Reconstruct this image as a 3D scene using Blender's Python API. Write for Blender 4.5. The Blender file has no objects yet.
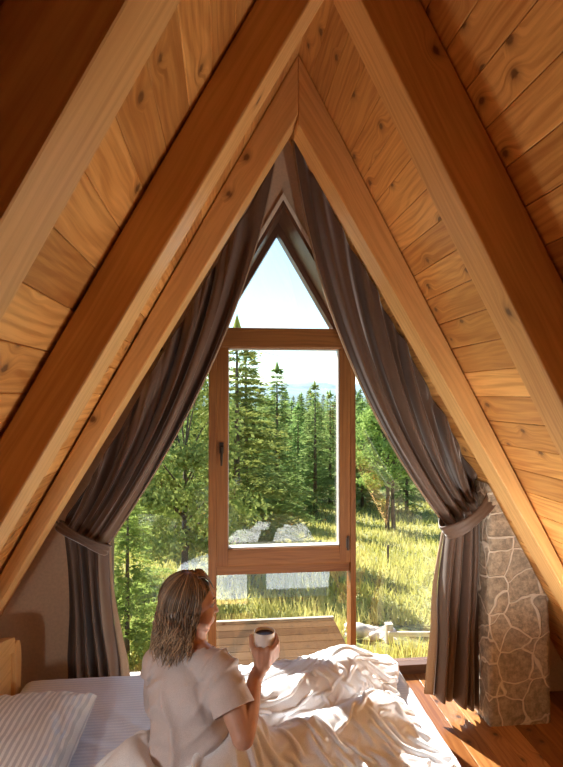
import bpy, bmesh, math, random
from mathutils import Vector, Matrix, noise
C = bpy.context.scene.collection
SC = bpy.context.scene
rnd = random.Random(7)
V = Vector

# ---------------------------------------------------------------- camera model
F = 554.0; CX = 281.5; CY = 383.5; TH = math.radians(6.1); PT = math.radians(1.19); ZC = 1.85
FW = V((math.sin(TH)*math.cos(PT), math.cos(TH)*math.cos(PT), math.sin(PT)))
RT = V((math.cos(TH), -math.sin(TH), 0)); UP = RT.cross(FW)
CAM = V((0, 0, ZC))
def ray(x, y): return FW + RT*((x-CX)/F) - UP*((y-CY)/F)
def at(x, y, Y): r = ray(x, y); return CAM + r*(Y/r.y)
def atd(x, y, d): return CAM + ray(x, y)*d
def atz(x, y, z): r = ray(x, y); return CAM + r*((z-ZC)/r.z)

cd = bpy.data.cameras.new('camera'); cam = bpy.data.objects.new('camera', cd); C.objects.link(cam)
cam.location = CAM
cam.rotation_euler = Matrix((RT, UP, -FW)).transposed().to_euler()
cd.sensor_fit = 'VERTICAL'; cd.sensor_height = 36.0; cd.lens = F*36.0/767.0
cd.clip_start = 0.02; cd.clip_end = 5000
SC.camera = cam

# ---------------------------------------------------------------- tagging
def tag(o, label=None, cat=None, group=None, kind=None):
    if label: o['label'] = label
    if cat: o['category'] = cat
    if group: o['group'] = group
    if kind: o['kind'] = kind
    return o
def empty(name, loc, rz=0.0):
    o = bpy.data.objects.new(name, None); C.objects.link(o)
    o.location = loc; o.rotation_euler = (0, 0, rz); o.empty_display_size = 0.1
    return o
def adopt(o, parent):
    if parent is not None:
        o.parent = parent
        o.matrix_parent_inverse = Matrix.Translation(-V(parent.location)) if parent.type == 'EMPTY' and not any(parent.rotation_euler) else Matrix()
    return o

# ---------------------------------------------------------------- mesh builder
class MB:
    def __init__(s): s.v = []; s.f = []; s.uv = []; s.t = []
    def poly(s, pts, L=None, off=None, tone=0.5):
        pts = [V(p) for p in pts]
        n = V((0, 0, 0))
        for i in range(len(pts)):
            a, b = pts[i], pts[(i+1) % len(pts)]
            n += a.cross(b)
        if n.length > 1e-12: n.normalize()
        L = V(L).normalized() if L is not None else V((1, 0, 0))
        w = n.cross(L)
        if w.length < .2:
            L = n.orthogonal().normalized(); w = n.cross(L)
        w.normalize()
        off = off or (0, 0)
        i0 = len(s.v); s.v += [tuple(p) for p in pts]; s.f.append(tuple(range(i0, i0+len(pts))))
        s.uv.append([(p.dot(L)+off[0], p.dot(w)+off[1]) for p in pts]); s.t.append(tone)
    def prism(s, pts, ext, L=None, off=None, tone=None):
        if off is None: off = (rnd.uniform(0, 30), rnd.uniform(0, 30))
        if tone is None: tone = rnd.random()
        pts = [V(p) for p in pts]; ext = V(ext)
        n = V((0, 0, 0))
        for i in range(len(pts)): n += pts[i].cross(pts[(i+1) % len(pts)])
        if n.dot(ext) > 0: pts = pts[::-1]
        q = [p+ext for p in pts]; k = len(pts)
        s.poly(pts, L, off, tone); s.poly(q[::-1], L, (off[0]+3, off[1]+1), tone)
        for i in range(k):
            j = (i+1) % k
            s.poly([pts[j], pts[i], q[i], q[j]], L, (off[0]+.7*i, off[1]+1.3*i), tone)
    def box(s, a, b, L=None, off=None, tone=None):
        x0, x1 = sorted((a[0], b[0])); y0, y1 = sorted((a[1], b[1])); z0, z1 = sorted((a[2], b[2]))
        if L is None:
            d = (x1-x0, y1-y0, z1-z0); k = d.index(max(d)); L = [0, 0, 0]; L[k] = 1
        s.prism([(x0, y0, z0), (x1, y0, z0), (x1, y1, z0), (x0, y1, z0)], (0, 0, z1-z0), L, off, tone)
    def bar(s, p, q, w, a, t, b, L=None, tone=None):
        """box from p to q, width w along unit a, thickness t along unit b"""
        p, q, a, b = V(p), V(q), V(a).normalized()*w/2, V(b).normalized()*t/2
        s.prism([p-a-b, p+a-b, p+a+b, p-a+b], q-p, L or (q-p), None, tone)
    def tube(s, pts, rad, n=8, cap=True, tone=0.5, close=False):
        pts = [V(p) for p in pts]; m = len(pts)
        if not isinstance(rad, (list, tuple)): rad = [rad]*m
        i0 = len(s.v); up = V((0.13, 0.21, 1)).normalized(); u = 0
        for i in range(m):
            d = (pts[min(i+1, m-1)]-pts[max(i-1, 0)])
            if close: d = pts[(i+1) % m]-pts[i-1]
            d.normalize()
            x = d.cross(up)
            if x.length < .05: x = d.cross(V((1, 0, 0)))
            x.normalize(); y = x.cross(d)
            for k in range(n):
                an = 2*math.pi*k/n
                s.v.append(tuple(pts[i]+(x*math.cos(an)+y*math.sin(an))*rad[i]))
        rng = range(m if close else m-1)
        for i in rng:
            j = (i+1) % m
            for k in range(n):
                l = (k+1) % n
                s.f.append((i0+i*n+k, i0+i*n+l, i0+j*n+l, i0+j*n+k))
                s.uv.append([(i*.1, k/n*.1), (i*.1, (k+1)/n*.1), ((i+1)*.1, (k+1)/n*.1), ((i+1)*.1, k/n*.1)]); s.t.append(tone)
        if cap and not close:
            s.f.append(tuple(i0+k for k in range(n))[::-1]); s.uv.append([(0, 0)]*n); s.t.append(tone)
            s.f.append(tuple(i0+(m-1)*n+k for k in range(n))); s.uv.append([(0, 0)]*n); s.t.append(tone)
    def grid(s, P, nu, nv, tone=0.5, uvs=None):
        """P(i,j) for i in 0..nu, j in 0..nv"""
        i0 = len(s.v)
        for i in range(nu+1):
            for j in range(nv+1): s.v.append(tuple(P(i, j)))
        uvs = uvs or (lambda i, j: (i/nu, j/nv))
        for i in range(nu):
            for j in range(nv):
                s.f.append((i0+i*(nv+1)+j, i0+(i+1)*(nv+1)+j, i0+(i+1)*(nv+1)+j+1, i0+i*(nv+1)+j+1))
                s.uv.append([uvs(i, j), uvs(i+1, j), uvs(i+1, j+1), uvs(i, j+1)]); s.t.append(tone)
    def lathe(s, prof, ctr, n=32, axis=None, tone=.5):
        """prof: list of (r, h); revolved about axis (unit, default z) through ctr"""
        ax = V(axis or (0, 0, 1)).normalized(); x = ax.orthogonal().normalized(); y = ax.cross(x); ctr = V(ctr)
        def P(i, j):
            r, h = prof[j]; a = 2*math.pi*i/n
            return ctr+ax*h+(x*math.cos(a)+y*math.sin(a))*r
        s.grid(P, n, len(prof)-1, tone)
    def ellipsoid(s, c, r, R=None, nu=24, nv=16, tone=.5):
        c = V(c); R = R or Matrix.Identity(3)
        def P(i, j):
            a = 2*math.pi*i/nu; b = math.pi*j/nv
            return c + R @ V((r[0]*math.sin(b)*math.cos(a), r[1]*math.sin(b)*math.sin(a), r[2]*math.cos(b)))
        s.grid(P, nu, nv, tone)
    def build(s, name, mat, parent=None, smooth=False, bevel=0, merge=False, solid=0, auto=None):
        me = bpy.data.meshes.new(name); me.from_pydata(s.v, [], s.f)
        uvl = me.uv_layers.new(name='UVMap')
        flat = [c for f in s.uv for p in f for c in p]
        uvl.data.foreach_set('uv', flat)
        at_ = me.attributes.new('tone', 'FLOAT', 'FACE'); at_.data.foreach_set('value', s.t)
        if isinstance(mat, (list, tuple)):
            for m in mat: me.materials.append(m)
        else: me.materials.append(mat)
        if merge:
            bm = bmesh.new(); bm.from_mesh(me); bmesh.ops.remove_doubles(bm, verts=bm.verts, dist=1e-5)
            bmesh.ops.recalc_face_normals(bm, faces=bm.faces); bm.to_mesh(me); bm.free()
        if smooth: me.polygons.foreach_set('use_smooth', [True]*len(me.polygons))
        o = bpy.data.objects.new(name, me); C.objects.link(o); adopt(o, parent)
        if solid:
            m = o.modifiers.new('solid', 'SOLIDIFY'); m.thickness = solid; m.offset = 0
        if bevel:
            if not merge:
                m = o.modifiers.new('weld', 'WELD'); m.merge_threshold = 1e-5
            m = o.modifiers.new('bevel', 'BEVEL'); m.width = bevel; m.segments = 2; m.limit_method = 'ANGLE'
            m.angle_limit = math.radians(35)
        return o

# ---------------------------------------------------------------- materials
def mat_new(name):
    m = bpy.data.materials.new(name); m.use_nodes = True; nt = m.node_tree; nt.nodes.clear()
    return m, nt
class N:
    def __init__(s, nt): s.nt = nt
    def __call__(s, typ, ins=None, **kw):
        n = s.nt.nodes.new(typ)
        for k, v in kw.items(): setattr(n, k, v)
        for k, v in (ins or {}).items():
            if isinstance(v, bpy.types.NodeSocket): s.nt.links.new(v, n.inputs[k])
            else: n.inputs[k].default_value = v
        return n
    def math(s, op, a, b=None, c=None, clamp=False):
        ins = {0: a}
        if b is not None: ins[1] = b
        if c is not None: ins[2] = c
        n = s('ShaderNodeMath', ins, operation=op); n.use_clamp = clamp
        return n.outputs[0]
    def mr(s, v, a, b, c=0.0, d=1.0, smooth=True):
        n = s('ShaderNodeMapRange', {0: v, 1: a, 2: b, 3: c, 4: d})
        n.interpolation_type = 'SMOOTHSTEP' if smooth else 'LINEAR'
        return n.outputs[0]
    def mix(s, f, a, b, blend='MIX'):
        n = s('ShaderNodeMix', data_type='RGBA', blend_type=blend)
        for k, v in ((0, f), (6, a), (7, b)):
            if isinstance(v, bpy.types.NodeSocket): s.nt.links.new(v, n.inputs[k])
            else: n.inputs[k].default_value = (*v, 1) if k and len(v) == 3 else v
        return n.outputs[2]
def out(nt, sh):
    o = nt.nodes.new('ShaderNodeOutputMaterial'); nt.links.new(sh, o.inputs[0])

def wood(name, light, dark, knot=(.12, .045, .015), knots=.45, rough=.45, ring=1.0, var=.35, coat=0.0, bump=.25, spec=.5):
    m, nt = mat_new(name); n = N(nt)
    uv = n('ShaderNodeUVMap', uv_map='UVMap').outputs[0]
    sx = n('ShaderNodeSeparateXYZ', {0: uv}); u, v = sx.outputs[0], sx.outputs[1]
    kv = n('ShaderNodeCombineXYZ', {0: n.math('MULTIPLY', u, 5.0), 1: n.math('MULTIPLY', v, 6.5)}).outputs[0]
    vo = n('ShaderNodeTexVoronoi', {'Vector': kv, 'Scale': 1.0}, voronoi_dimensions='2D')
    dist = vo.outputs['Distance']
    sel = n.math('GREATER_THAN', n('ShaderNodeSeparateColor', {0: vo.outputs['Color']}).outputs[0], 1-knots)
    wv = n('ShaderNodeCombineXYZ', {0: n.math('MULTIPLY', u, 1.6), 1: n.math('MULTIPLY', v, 7.0)}).outputs[0]
    wn = n('ShaderNodeTexNoise', {'Vector': wv, 'Scale': 1.0, 'Detail': 2.0}, noise_dimensions='2D').outputs[0]
    bulge = n.math('MULTIPLY', n.mr(dist, 0.0, .38, .035, 0.0), sel)
    v2 = n.math('ADD', n.math('ADD', v, n.math('MULTIPLY', wn, .05)), bulge)
    g1 = n('ShaderNodeTexNoise', {'Vector': n('ShaderNodeCombineXYZ', {0: n.math('MULTIPLY', u, 2.2), 1: n.math('MULTIPLY', v2, 75.0)}).outputs[0],
            'Scale': 1.0, 'Detail': 3.0}, noise_dimensions='2D').outputs[0]
    rn = n('ShaderNodeTexNoise', {'Vector': n('ShaderNodeCombineXYZ', {0: n.math('MULTIPLY', u, 1.1), 1: n.math('MULTIPLY', v2, 6.0)}).outputs[0],
            'Scale': 1.0, 'Detail': 1.5}, noise_dimensions='2D').outputs[0]
    rings = n.math('SINE', n.math('ADD', n.math('MULTIPLY', v2, 150.0), n.math('MULTIPLY', rn, 28.0)))
    rings = n.mr(rings, -.2, 1.0, 0.0, 1.0)
    fac = n.math('ADD', n.math('MULTIPLY', n.mr(g1, .3, .7), .6), n.math('MULTIPLY', rings, .42*ring), clamp=True)
    big = n('ShaderNodeTexNoise', {'Vector': n('ShaderNodeCombineXYZ', {0: n.math('MULTIPLY', u, .9), 1: n.math('MULTIPLY', v, 3.5)}).outputs[0],
            'Scale': 1.0, 'Detail': 2.0}, noise_dimensions='2D').outputs[0]
    fac = n.math('ADD', fac, n.mr(big, .35, .75, -.15, .3), clamp=True)
    col = n.mix(fac, light, dark)
    tone = n('ShaderNodeAttribute', attribute_name='tone').outputs['Fac']
    tm = n.mr(tone, 0, 1, 1-var, 1+var*.35, smooth=False)
    col = n.mix(1.0, col, n('ShaderNodeCombineColor', {0: tm, 1: n.math('POWER', tm, 1.25), 2: n.math('POWER', tm, 1.5)}).outputs[0], 'MULTIPLY')
    kr = n.math('SUBTRACT', dist, n.math('MULTIPLY', n.math('SUBTRACT', g1, .5), .12))
    km = n.math('MULTIPLY', n.mr(kr, .04, .11, .85, 0.0), sel)
    kh = n.math('MULTIPLY', n.mr(kr, .06, .26, .6, 0.0), sel)
    col = n.mix(kh, col, tuple(c*.62 for c in dark))
    col = n.mix(km, col, knot)
    bp = n('ShaderNodeBump', {'Strength': bump, 'Distance': .003, 'Height': n.math('SUBTRACT', n.math('MULTIPLY', fac, -.6), km)})
    b = n('ShaderNodeBsdfPrincipled', {'Base Color': col, 'Roughness': rough, 'Normal': bp.outputs[0], 'Specular IOR Level': spec, 'Coat Weight': coat, 'Coat Roughness': .2})
    out(nt, b.outputs[0]); return m

def plain(name, col, rough=.6, metal=0.0, noise_amt=.12, nscale=30, bump=.1, spec=.5, **kw):
    m, nt = mat_new(name); n = N(nt)
    tc = n('ShaderNodeTexCoord').outputs['Object']
    nz = n('ShaderNodeTexNoise', {'Vector': tc, 'Scale': nscale, 'Detail': 4.0}).outputs[0]
    c = n.mix(n.mr(nz, .3, .7), tuple(x*(1-noise_amt) for x in col), tuple(min(1, x*(1+noise_amt)) for x in col))
    bp = n('ShaderNodeBump', {'Strength': bump, 'Distance': .004, 'Height': nz})
    ins = {'Base Color': c, 'Roughness': rough, 'Metallic': metal, 'Normal': bp.outputs[0], 'Specular IOR Level': spec}; ins.update(kw)
    out(nt, n('ShaderNodeBsdfPrincipled', ins).outputs[0]); return m

def cloth(name, col, stripe=None, spacing=.012, rough=.85, sheen=.3, weave=900, axis=0, trans=0.0):
    m, nt = mat_new(name); n = N(nt)
    uv = n('ShaderNodeUVMap', uv_map='UVMap').outputs[0]
    sx = n('ShaderNodeSeparateXYZ', {0: uv})
    tc = n('ShaderNodeTexCoord').outputs['Object']
    nz = n('ShaderNodeTexNoise', {'Vector': tc, 'Scale': weave/3, 'Detail': 3.0}).outputs[0]
    big = n('ShaderNodeTexNoise', {'Vector': tc, 'Scale': 9.0, 'Detail': 3.0}).outputs[0]
    c = n.mix(n.mr(nz, .3, .7), tuple(x*.88 for x in col), tuple(min(1, x*1.08) for x in col))
    c = n.mix(n.mr(big, .35, .7, 0, .35), c, tuple(x*.85 for x in col))
    rg = rough
    if stripe:
        s = n.math('FRACT', n.math('DIVIDE', sx.outputs[axis], spacing))
        msk = n.mr(n.math('ABSOLUTE', n.math('SUBTRACT', s, .5)), .2, .28)
        c = n.mix(msk, c, stripe); rg = n.mr(msk, 0, 1, rough, rough-.35)
    bp = n('ShaderNodeBump', {'Strength': .12, 'Distance': .001, 'Height': nz})
    b = n('ShaderNodeBsdfPrincipled', {'Base Color': c, 'Roughness': rg, 'Normal': bp.outputs[0], 'Sheen Weight': sheen, 'Sheen Roughness': .4})
    sh = b.outputs[0]
    if trans:
        t = n('ShaderNodeBsdfTranslucent', {0: c})
        sh = n('ShaderNodeMixShader', {0: trans, 1: sh, 2: t.outputs[0]}).outputs[0]
    out(nt, sh); return m

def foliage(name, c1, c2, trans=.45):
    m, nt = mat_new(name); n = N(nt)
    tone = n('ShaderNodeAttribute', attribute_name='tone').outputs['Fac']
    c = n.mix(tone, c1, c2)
    oi = n('ShaderNodeObjectInfo').outputs['Random']
    hs = n('ShaderNodeHueSaturation', {'Hue': n.mr(oi, 0, 1, .48, .52, smooth=False), 'Value': n.mr(oi, 0, 1, .8, 1.25, smooth=False), 'Color': c})
    d = n('ShaderNodeBsdfDiffuse', {0: hs.outputs[0]}); t = n('ShaderNodeBsdfTranslucent', {0: hs.outputs[0]})
    out(nt, n('ShaderNodeMixShader', {0: trans, 1: d.outputs[0], 2: t.outputs[0]}).outputs[0]); return m

def glass_mat(name, ior=1.7, tint=(.97, .98, .97)):
    m, nt = mat_new(name); n = N(nt)
    ge = n('ShaderNodeNewGeometry'); dt = n('ShaderNodeVectorMath', {0: ge.outputs['Normal'], 1: ge.outputs['Incoming']}, operation='DOT_PRODUCT').outputs['Value']
    f0 = ((ior-1)/(ior+1))**2
    k = n.math('POWER', n.math('SUBTRACT', 1.0, n.math('ABSOLUTE', dt), clamp=True), 5.0)
    fr = n.math('ADD', n.math('MULTIPLY', k, 1-f0), f0, clamp=True)
    t = n('ShaderNodeBsdfTransparent', {0: (*tint, 1)}); g = n('ShaderNodeBsdfGlossy', {0: (1, 1, 1, 1), 'Roughness': 0.0})
    out(nt, n('ShaderNodeMixShader', {0: fr, 1: t.outputs[0], 2: g.outputs[0]}).outputs[0]); return m

def stone_mat(name, scale=6.5, warm=(.64, .51, .36), grey=(.50, .41, .30), mortar=(.72, .64, .52)):
    m, nt = mat_new(name); n = N(nt)
    tc = n('ShaderNodeTexCoord').outputs['Object']
    wn = n('ShaderNodeTexNoise', {'Vector': tc, 'Scale': 4.0, 'Detail': 2.0}).outputs['Color']
    vv = n('ShaderNodeVectorMath', {0: n('ShaderNodeVectorMath', {0: wn, 3: .16}, operation='SCALE').outputs[0], 1: tc}, operation='ADD').outputs[0]
    ed = n('ShaderNodeTexVoronoi', {'Vector': vv, 'Scale': scale, 'Randomness': .95}, feature='DISTANCE_TO_EDGE').outputs['Distance']
    ce = n('ShaderNodeTexVoronoi', {'Vector': vv, 'Scale': scale, 'Randomness': .95}).outputs['Color']
    r = n('ShaderNodeSeparateColor', {0: ce}).outputs[0]
    nz = n('ShaderNodeTexNoise', {'Vector': tc, 'Scale': 38.0, 'Detail': 6.0, 'Roughness': .65}).outputs[0]
    st = n.mix(r, grey, warm)
    st = n.mix(n.mr(nz, .3, .75), tuple(x*.5 for x in grey), st)
    edn = n.math('ADD', ed, n.math('MULTIPLY', n.math('SUBTRACT', nz, .5), .05))
    mm = n.mr(edn, .018, .045, 1.0, 0.0)
    c = n.mix(mm, st, mortar)
    h = n.math('ADD', n.math('MULTIPLY', nz, .5), n.math('MULTIPLY', mm, .55))
    bp = n('ShaderNodeBump', {'Strength': .8, 'Distance': .02, 'Height': h})
    out(nt, n('ShaderNodeBsdfPrincipled', {'Base Color': c, 'Roughness': .85, 'Normal': bp.outputs[0]}).outputs[0]); return m

M = {}
M['plank'] = wood('pine_planks', (.84, .47, .15), (.56, .245, .06), knots=.36, rough=.38, var=.34, ring=.9)
M['beam'] = wood('beam_wood', (.80, .49, .19), (.60, .32, .105), knots=.07, rough=.5, ring=.45, var=.2, bump=.12)
M['floor'] = wood('floor_boards', (.42, .19, .06), (.27, .10, .028), knot=(.05, .018, .008), knots=.55, rough=.28, var=.4)
M['frame'] = wood('window_wood', (.32, .135, .036), (.20, .072, .019), knots=0.0, rough=.5, spec=.3, ring=.5, var=.15)
M['framedark'] = wood('reveal_wood', (.17, .085, .05), (.11, .05, .03), knots=0.0, rough=.5, ring=.4, var=.15)
M['pine'] = wood('headboard_pine', (.78, .48, .20), (.62, .34, .12), knots=.15, rough=.4, ring=.8, var=.15)
M['deck'] = wood('deck_boards', (.075, .042, .02), (.05, .027, .012), knots=.2, rough=.95, spec=.05, var=.4)
M['weathered'] = wood('weathered_wood', (.62, .54, .42), (.42, .35, .27), knots=.2, rough=.8, var=.3)
M['wall'] = plain('wall_plaster', (.66, .51, .36), .9, nscale=60, noise_amt=.06, bump=.15)
M['trimw'] = plain('cream_trim', (.92, .86, .74), .6, noise_amt=.04)
M['glass'] = glass_mat('window_glass')
M['gasket'] = plain('glazing_seal', (.55, .52, .47), .5, noise_amt=.03)
M['metal'] = plain('dark_metal', (.06, .045, .035), .35, .8, noise_amt=.1)
M['chrome'] = plain('brushed_metal', (.55, .53, .5), .3, .9, noise_amt=.05)
M['curtain'] = cloth('curtain_velvet', (.125, .072, .045), rough=.55, sheen=.6, weave=700)
M['lining'] = cloth('curtain_lining', (.50, .36, .24), rough=.8, sheen=.1, trans=.35)
M['duvet'] = cloth('duvet_cotton', (.76, .77, .80), rough=.9, sheen=.1, weave=1200)
M['sheet'] = cloth('sheet_satin', (.76, .82, .92), stripe=(.62, .69, .82), spacing=.02, rough=.75, axis=1, sheen=.1)
M['pillow'] = cloth('pillow_satin', (.84, .84, .84), stripe=(.52, .53, .56), spacing=.021, rough=.75, axis=0, sheen=.1)
M['shirt'] = cloth('tshirt_cotton', (.68, .61, .60), rough=.9, sheen=.2, weave=1400, trans=.12)
M['skin'] = plain('skin', (.58, .32, .22), .5, noise_amt=.06, nscale=20, bump=.03, **{'Subsurface Weight': .08, 'Subsurface Radius': (.01, .005, .003)})
M['ceramic'] = plain('white_ceramic', (.88, .87, .85), .25, noise_amt=.02, bump=.02)
M['coffee'] = plain('coffee', (.045, .018, .008), .4, noise_amt=.1, spec=.2)
M['stone'] = stone_mat('stone_masonry')
M['fieldstone'] = stone_mat('field_stone', 3.2, (.50, .42, .33), (.36, .31, .26), (.30, .25, .2))
M['bark'] = plain('tree_bark', (.10, .07, .05), .9, nscale=8, noise_amt=.4, bump=.5)
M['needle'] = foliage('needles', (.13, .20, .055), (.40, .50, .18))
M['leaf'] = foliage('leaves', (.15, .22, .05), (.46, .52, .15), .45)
M['grassb'] = foliage('grass_blades', (.42, .41, .09), (.66, .59, .22), .35)
SKY, SUN, EXPO, FILL_LAMP, FILL_LAMP2 = 0.13, 9.5, 1.22, 33.0, 7.0  # last two: strengths of the added, unseen fill lamps
STRU, STRV, NSTEP = 1.36, 1.32, 60
# ================================================================ THE ROOM
RX, RZ = .355, 3.469                 # ridge of the roof, inner face of the boards
ML, MR = 1.80, 1.86
YB, YF = -2.6, 3.3                   # back wall, window wall
def zl(x): return RZ+ML*(x-RX)
def zr(x): return RZ-MR*(x-RX)
XL0 = RX-RZ/ML; XR0 = RX+RZ/MR

# ceiling: tongue-and-groove boards running from the back wall to past the window wall
mb = MB()
for side, m in ((-1, ML), (1, MR)):
    d = V((side, 0, -m)).normalized(); nrm = V((side*m, 0, 1)).normalized()   # outward
    Ls = RZ/abs(d.z); w = .132; k = 0; s0 = 0.0
    while s0 < Ls:
        s1 = min(s0+w, Ls)
        a = V((RX, YB, RZ))+d*s0; b = V((RX, YB, RZ))+d*(s1-.0012)
        tn = rnd.random()
        mb.prism([a, b, b+nrm*.02, a+nrm*.02], (0, 3.85-YB, 0), (0, 1, 0), None, tn)
        s0 = s1
    a = V((RX, YB-.05, RZ))+nrm*.025-d*.02; b = a+d*(Ls+.1)
    mb.prism([a, b, b+nrm*.12, a+nrm*.12], (0, 3.9-YB, 0), (0, 1, 0))
o = mb.build('ceiling', M['plank'], bevel=.0055); tag(o, kind='structure')

# floor boards
mb = MB(); x = XL0-.1
while x < XR0+.1:
    w = .118; y = YB
    while y < 3.66:
        y1 = min(3.66, y+rnd.uniform(1.1, 2.2))
        mb.box((x, y, -.03), (x+w-.001, y1-.001, 0), (0, 1, 0)); y = y1
    x += w
o = mb.build('floor', M['floor'], bevel=.0015); tag(o, kind='structure')
mb = MB(); mb.box((XL0-.2, YB-.1, -.2), (XR0+.2, 3.66, -.032)); o = mb.build('floor', M['deck']); tag(o, kind='structure')

# front gable wall with a house-shaped opening
OX, OW, OZ, OM = .362, 1.11, 3.03, 1.73; OR = 1.26
zs = OZ-OM*OW; zsr = OZ-OM*OR
def wallpoly(y0, y1, mat, name, grow=0.0):
    mb = MB(); e = V((0, y1-y0, 0))
    A = [(OX-OW, y0, 0), (OX-OW, y0, zs), (OX, y0, OZ), (OX+OR, y0, zsr), (OX+OR, y0, 0)]
    g = .03
    B = [(XL0-.05, y0, 0), (OX-OW-.0, y0, zl(OX-OW)+g), (RX, y0, RZ+g), (OX+OR, y0, zr(OX+OR)+g), (XR0+.05, y0, 0)]
    for q in ((B[0], B[1], A[1], A[0]), (B[1], B[2], A[2], A[1]), (B[2], B[3], A[3], A[2]), (B[3], B[4], A[4], A[3])):
        mb.prism(q, e, (0, 0, 1))
    return mb.build(name, mat)
o = wallpoly(YF, 3.60, M['wall'], 'wall_front'); tag(o, kind='structure')
# lining boards of the opening
mb = MB(); t = .022
A = [(OX-OW, 0), (OX-OW, zs), (OX, OZ), (OX+OR, zsr), (OX+OR, 0)]
cen = V((OX, 0, 1.2))
for i in range(4):
    p, q = V((A[i][0], YF-.01, A[i][1])), V((A[i+1][0], YF-.01, A[i+1][1]))
    d = (q-p).normalized(); nn = V((d.z, 0, -d.x))
    if nn.dot(cen-p) < 0: nn = -nn
    mb.prism([p, q, q+nn*t, p+nn*t], (0, .31, 0), d)
o = mb.build('trim_1', M['framedark'], bevel=.002); tag(o, kind='structure')
# cream edge trim round the opening
mb = MB(); yt = YF-.014
for sg, ow in ((-1, OW), (1, OR)):
    zz = OZ-OM*ow
    mb.prism([(OX, yt, OZ-.006), (OX+sg*ow, yt, zz-.006), (OX+sg*ow, yt, zz+.038), (OX, yt, OZ+.038)], (0, .016, 0), (sg, 0, -OM))
o = mb.build('trim_2', M['trimw'], bevel=.002); tag(o, kind='structure')
# skirting on the left
mb = MB(); mb.box((XL0+.02, YF-.015, 0), (OX-OW, YF, .09)); o = mb.build('baseboard_front', M['frame'], bevel=.002); tag(o, kind='structure')

# ---- window unit set at the outer face of the wall
YW = 3.65
W1 = empty('window_1', (OX, YW, 0)); tag(W1, kind='structure')
y0, y1 = 3.60, 3.70
xl, xr = -.087, .874                   # outer edges of the middle posts
mb = MB()
mb.box((xl, y0-.02, .06), (-.035, y1, 2.30)); mb.box((.838, y0-.02, .06), (xr, y1, 2.28))     # posts
mb.build('window_post', M['frame'], W1, bevel=.004)
mb = MB(); mb.box((xl-.02, y0-.03, 2.158), (xr+.02, y1, 2.285)); 
mb.build('transom', M['frame'], W1, bevel=.005)
mb = MB()
fz = OZ-.012                             # sloping head frames
for sgn in (-1, 1):
    ow = OR if sgn > 0 else OW
    p = V((OX, y0, fz)); q = V((OX+sgn*(ow), y0, fz-1.70*ow)); d = (q-p).normalized(); nn = V((-d.z*sgn, 0, d.x*sgn)); nn = -nn if nn.z > 0 else nn
    mb.prism([p, q, q+nn*.055, p+V((0, 0, -.108))], (0, y1-y0, 0), d)
    mb.box((OX+sgn*ow, y0, 0), (OX+sgn*(ow-.055), y1, fz-1.70*ow+.05))
mb.box((OX-OW, y0, 0), (OX+OR, y1, .06))
mb.build('outer_frame', M['framedark'], W1, bevel=.003)
mb = MB()                                 # rail under the sash
mb.box((-.035, y0+.01, .690), (.838, y1, .752)); mb.build('rail', M['frame'], W1, bevel=.003)
# sash
sash = empty('sash', (0, YW, 0)); 
sash.parent = W1; sash.matrix_parent_inverse = Matrix.Translation(-V(W1.location))
mb = MB(); ya, yb = 3.585, 3.68
sx0, sx1, sz0, sz1 = -.038, .842, .752, 2.165
gx0, gx1, gz0, gz1 = .037, .768, .862, 2.152
mb.box((sx0, ya, sz0), (gx0, yb, sz1)); mb.box((gx1, ya, sz0), (sx1, yb, sz1))
mb.box((gx0, ya, sz0), (gx1, yb, gz0)); mb.box((gx0, ya, gz1), (gx1, yb, sz1))
mb.build('sash_frame', M['frame'], sash, bevel=.006)
mb = MB(); g = .006
for a, b in (((gx0, 0, gz0), (gx0+g, 0, gz1)), ((gx1-g, 0, gz0), (gx1, 0, gz1)), ((gx0, 0, gz0), (gx1, 0, gz0+g)), ((gx0, 0, gz1-g), (gx1, 0, gz1))):
    mb.box((a[0], 3.60, a[2]), (b[0], 3.664, b[2]))
mb.build('glazing_seal', M['gasket'], sash)
def pane(pts, y, parent, name='glass_pane'):
    mb = MB(); mb.prism([(p[0], y, p[1]) for p in pts], (0, .004, 0)); return mb.build(name, M['glass'], parent)
pane([(gx0, gz0), (gx1, gz0), (gx1, gz1), (gx0, gz1)], 3.66, sash)
hd = MB(); hc = at(221.5, 448, 3.58)
hd.lathe([(0, 0), (.014, 0), (.014, .008), (.008, .012), (.008, .03), (0, .03)], (hc.x, 3.585, hc.z), 16, (0, -1, 0))
hd.tube([(hc.x, 3.553, hc.z+.006), (hc.x, 3.551, hc.z-.03), (hc.x, 3.548, hc.z-.085), (hc.x, 3.55, hc.z-.11)], [.009, .009, .0075, .006], 10)
hd.box((hc.x-.013, 3.578, hc.z-.035), (hc.x+.013, 3.586, hc.z+.035))
hd.build('window_handle', M['metal'], sash, smooth=False)
mb = MB(); hz = at(348, 543, 3.58)
mb.tube([(hz.x, 3.575, hz.z-.045), (hz.x, 3.575, hz.z+.045)], .009, 10); mb.box((hz.x-.012, 3.575, hz.z-.03), (hz.x+.006, 3.59, hz.z+.03))
mb.build('hinge', M['metal'], sash)
# fixed panes
pane([(-.035, .06), (.838, .06), (.838, .69), (-.035, .69)], 3.66, W1)
def fh(x): return fz-.108-1.70*abs(x-OX)
pane([(OX-.30, 2.285), (OX+.35, 2.285), (OX+.35, fh(OX+.35)), (OX, fh(OX)), (OX-.35, fh(OX-.35)), (OX-.35, 2.285)][1:], 3.66, W1)
e = OX-OW+.05; pane([(e, .06), (xl, .06), (xl, fh(xl)), (e, fh(e))], 3.66, W1)
e = OX+OR-.05; pane([(xr, .06), (e, .06), (e, fh(e)), (xr, fh(xr))], 3.66, W1)

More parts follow.
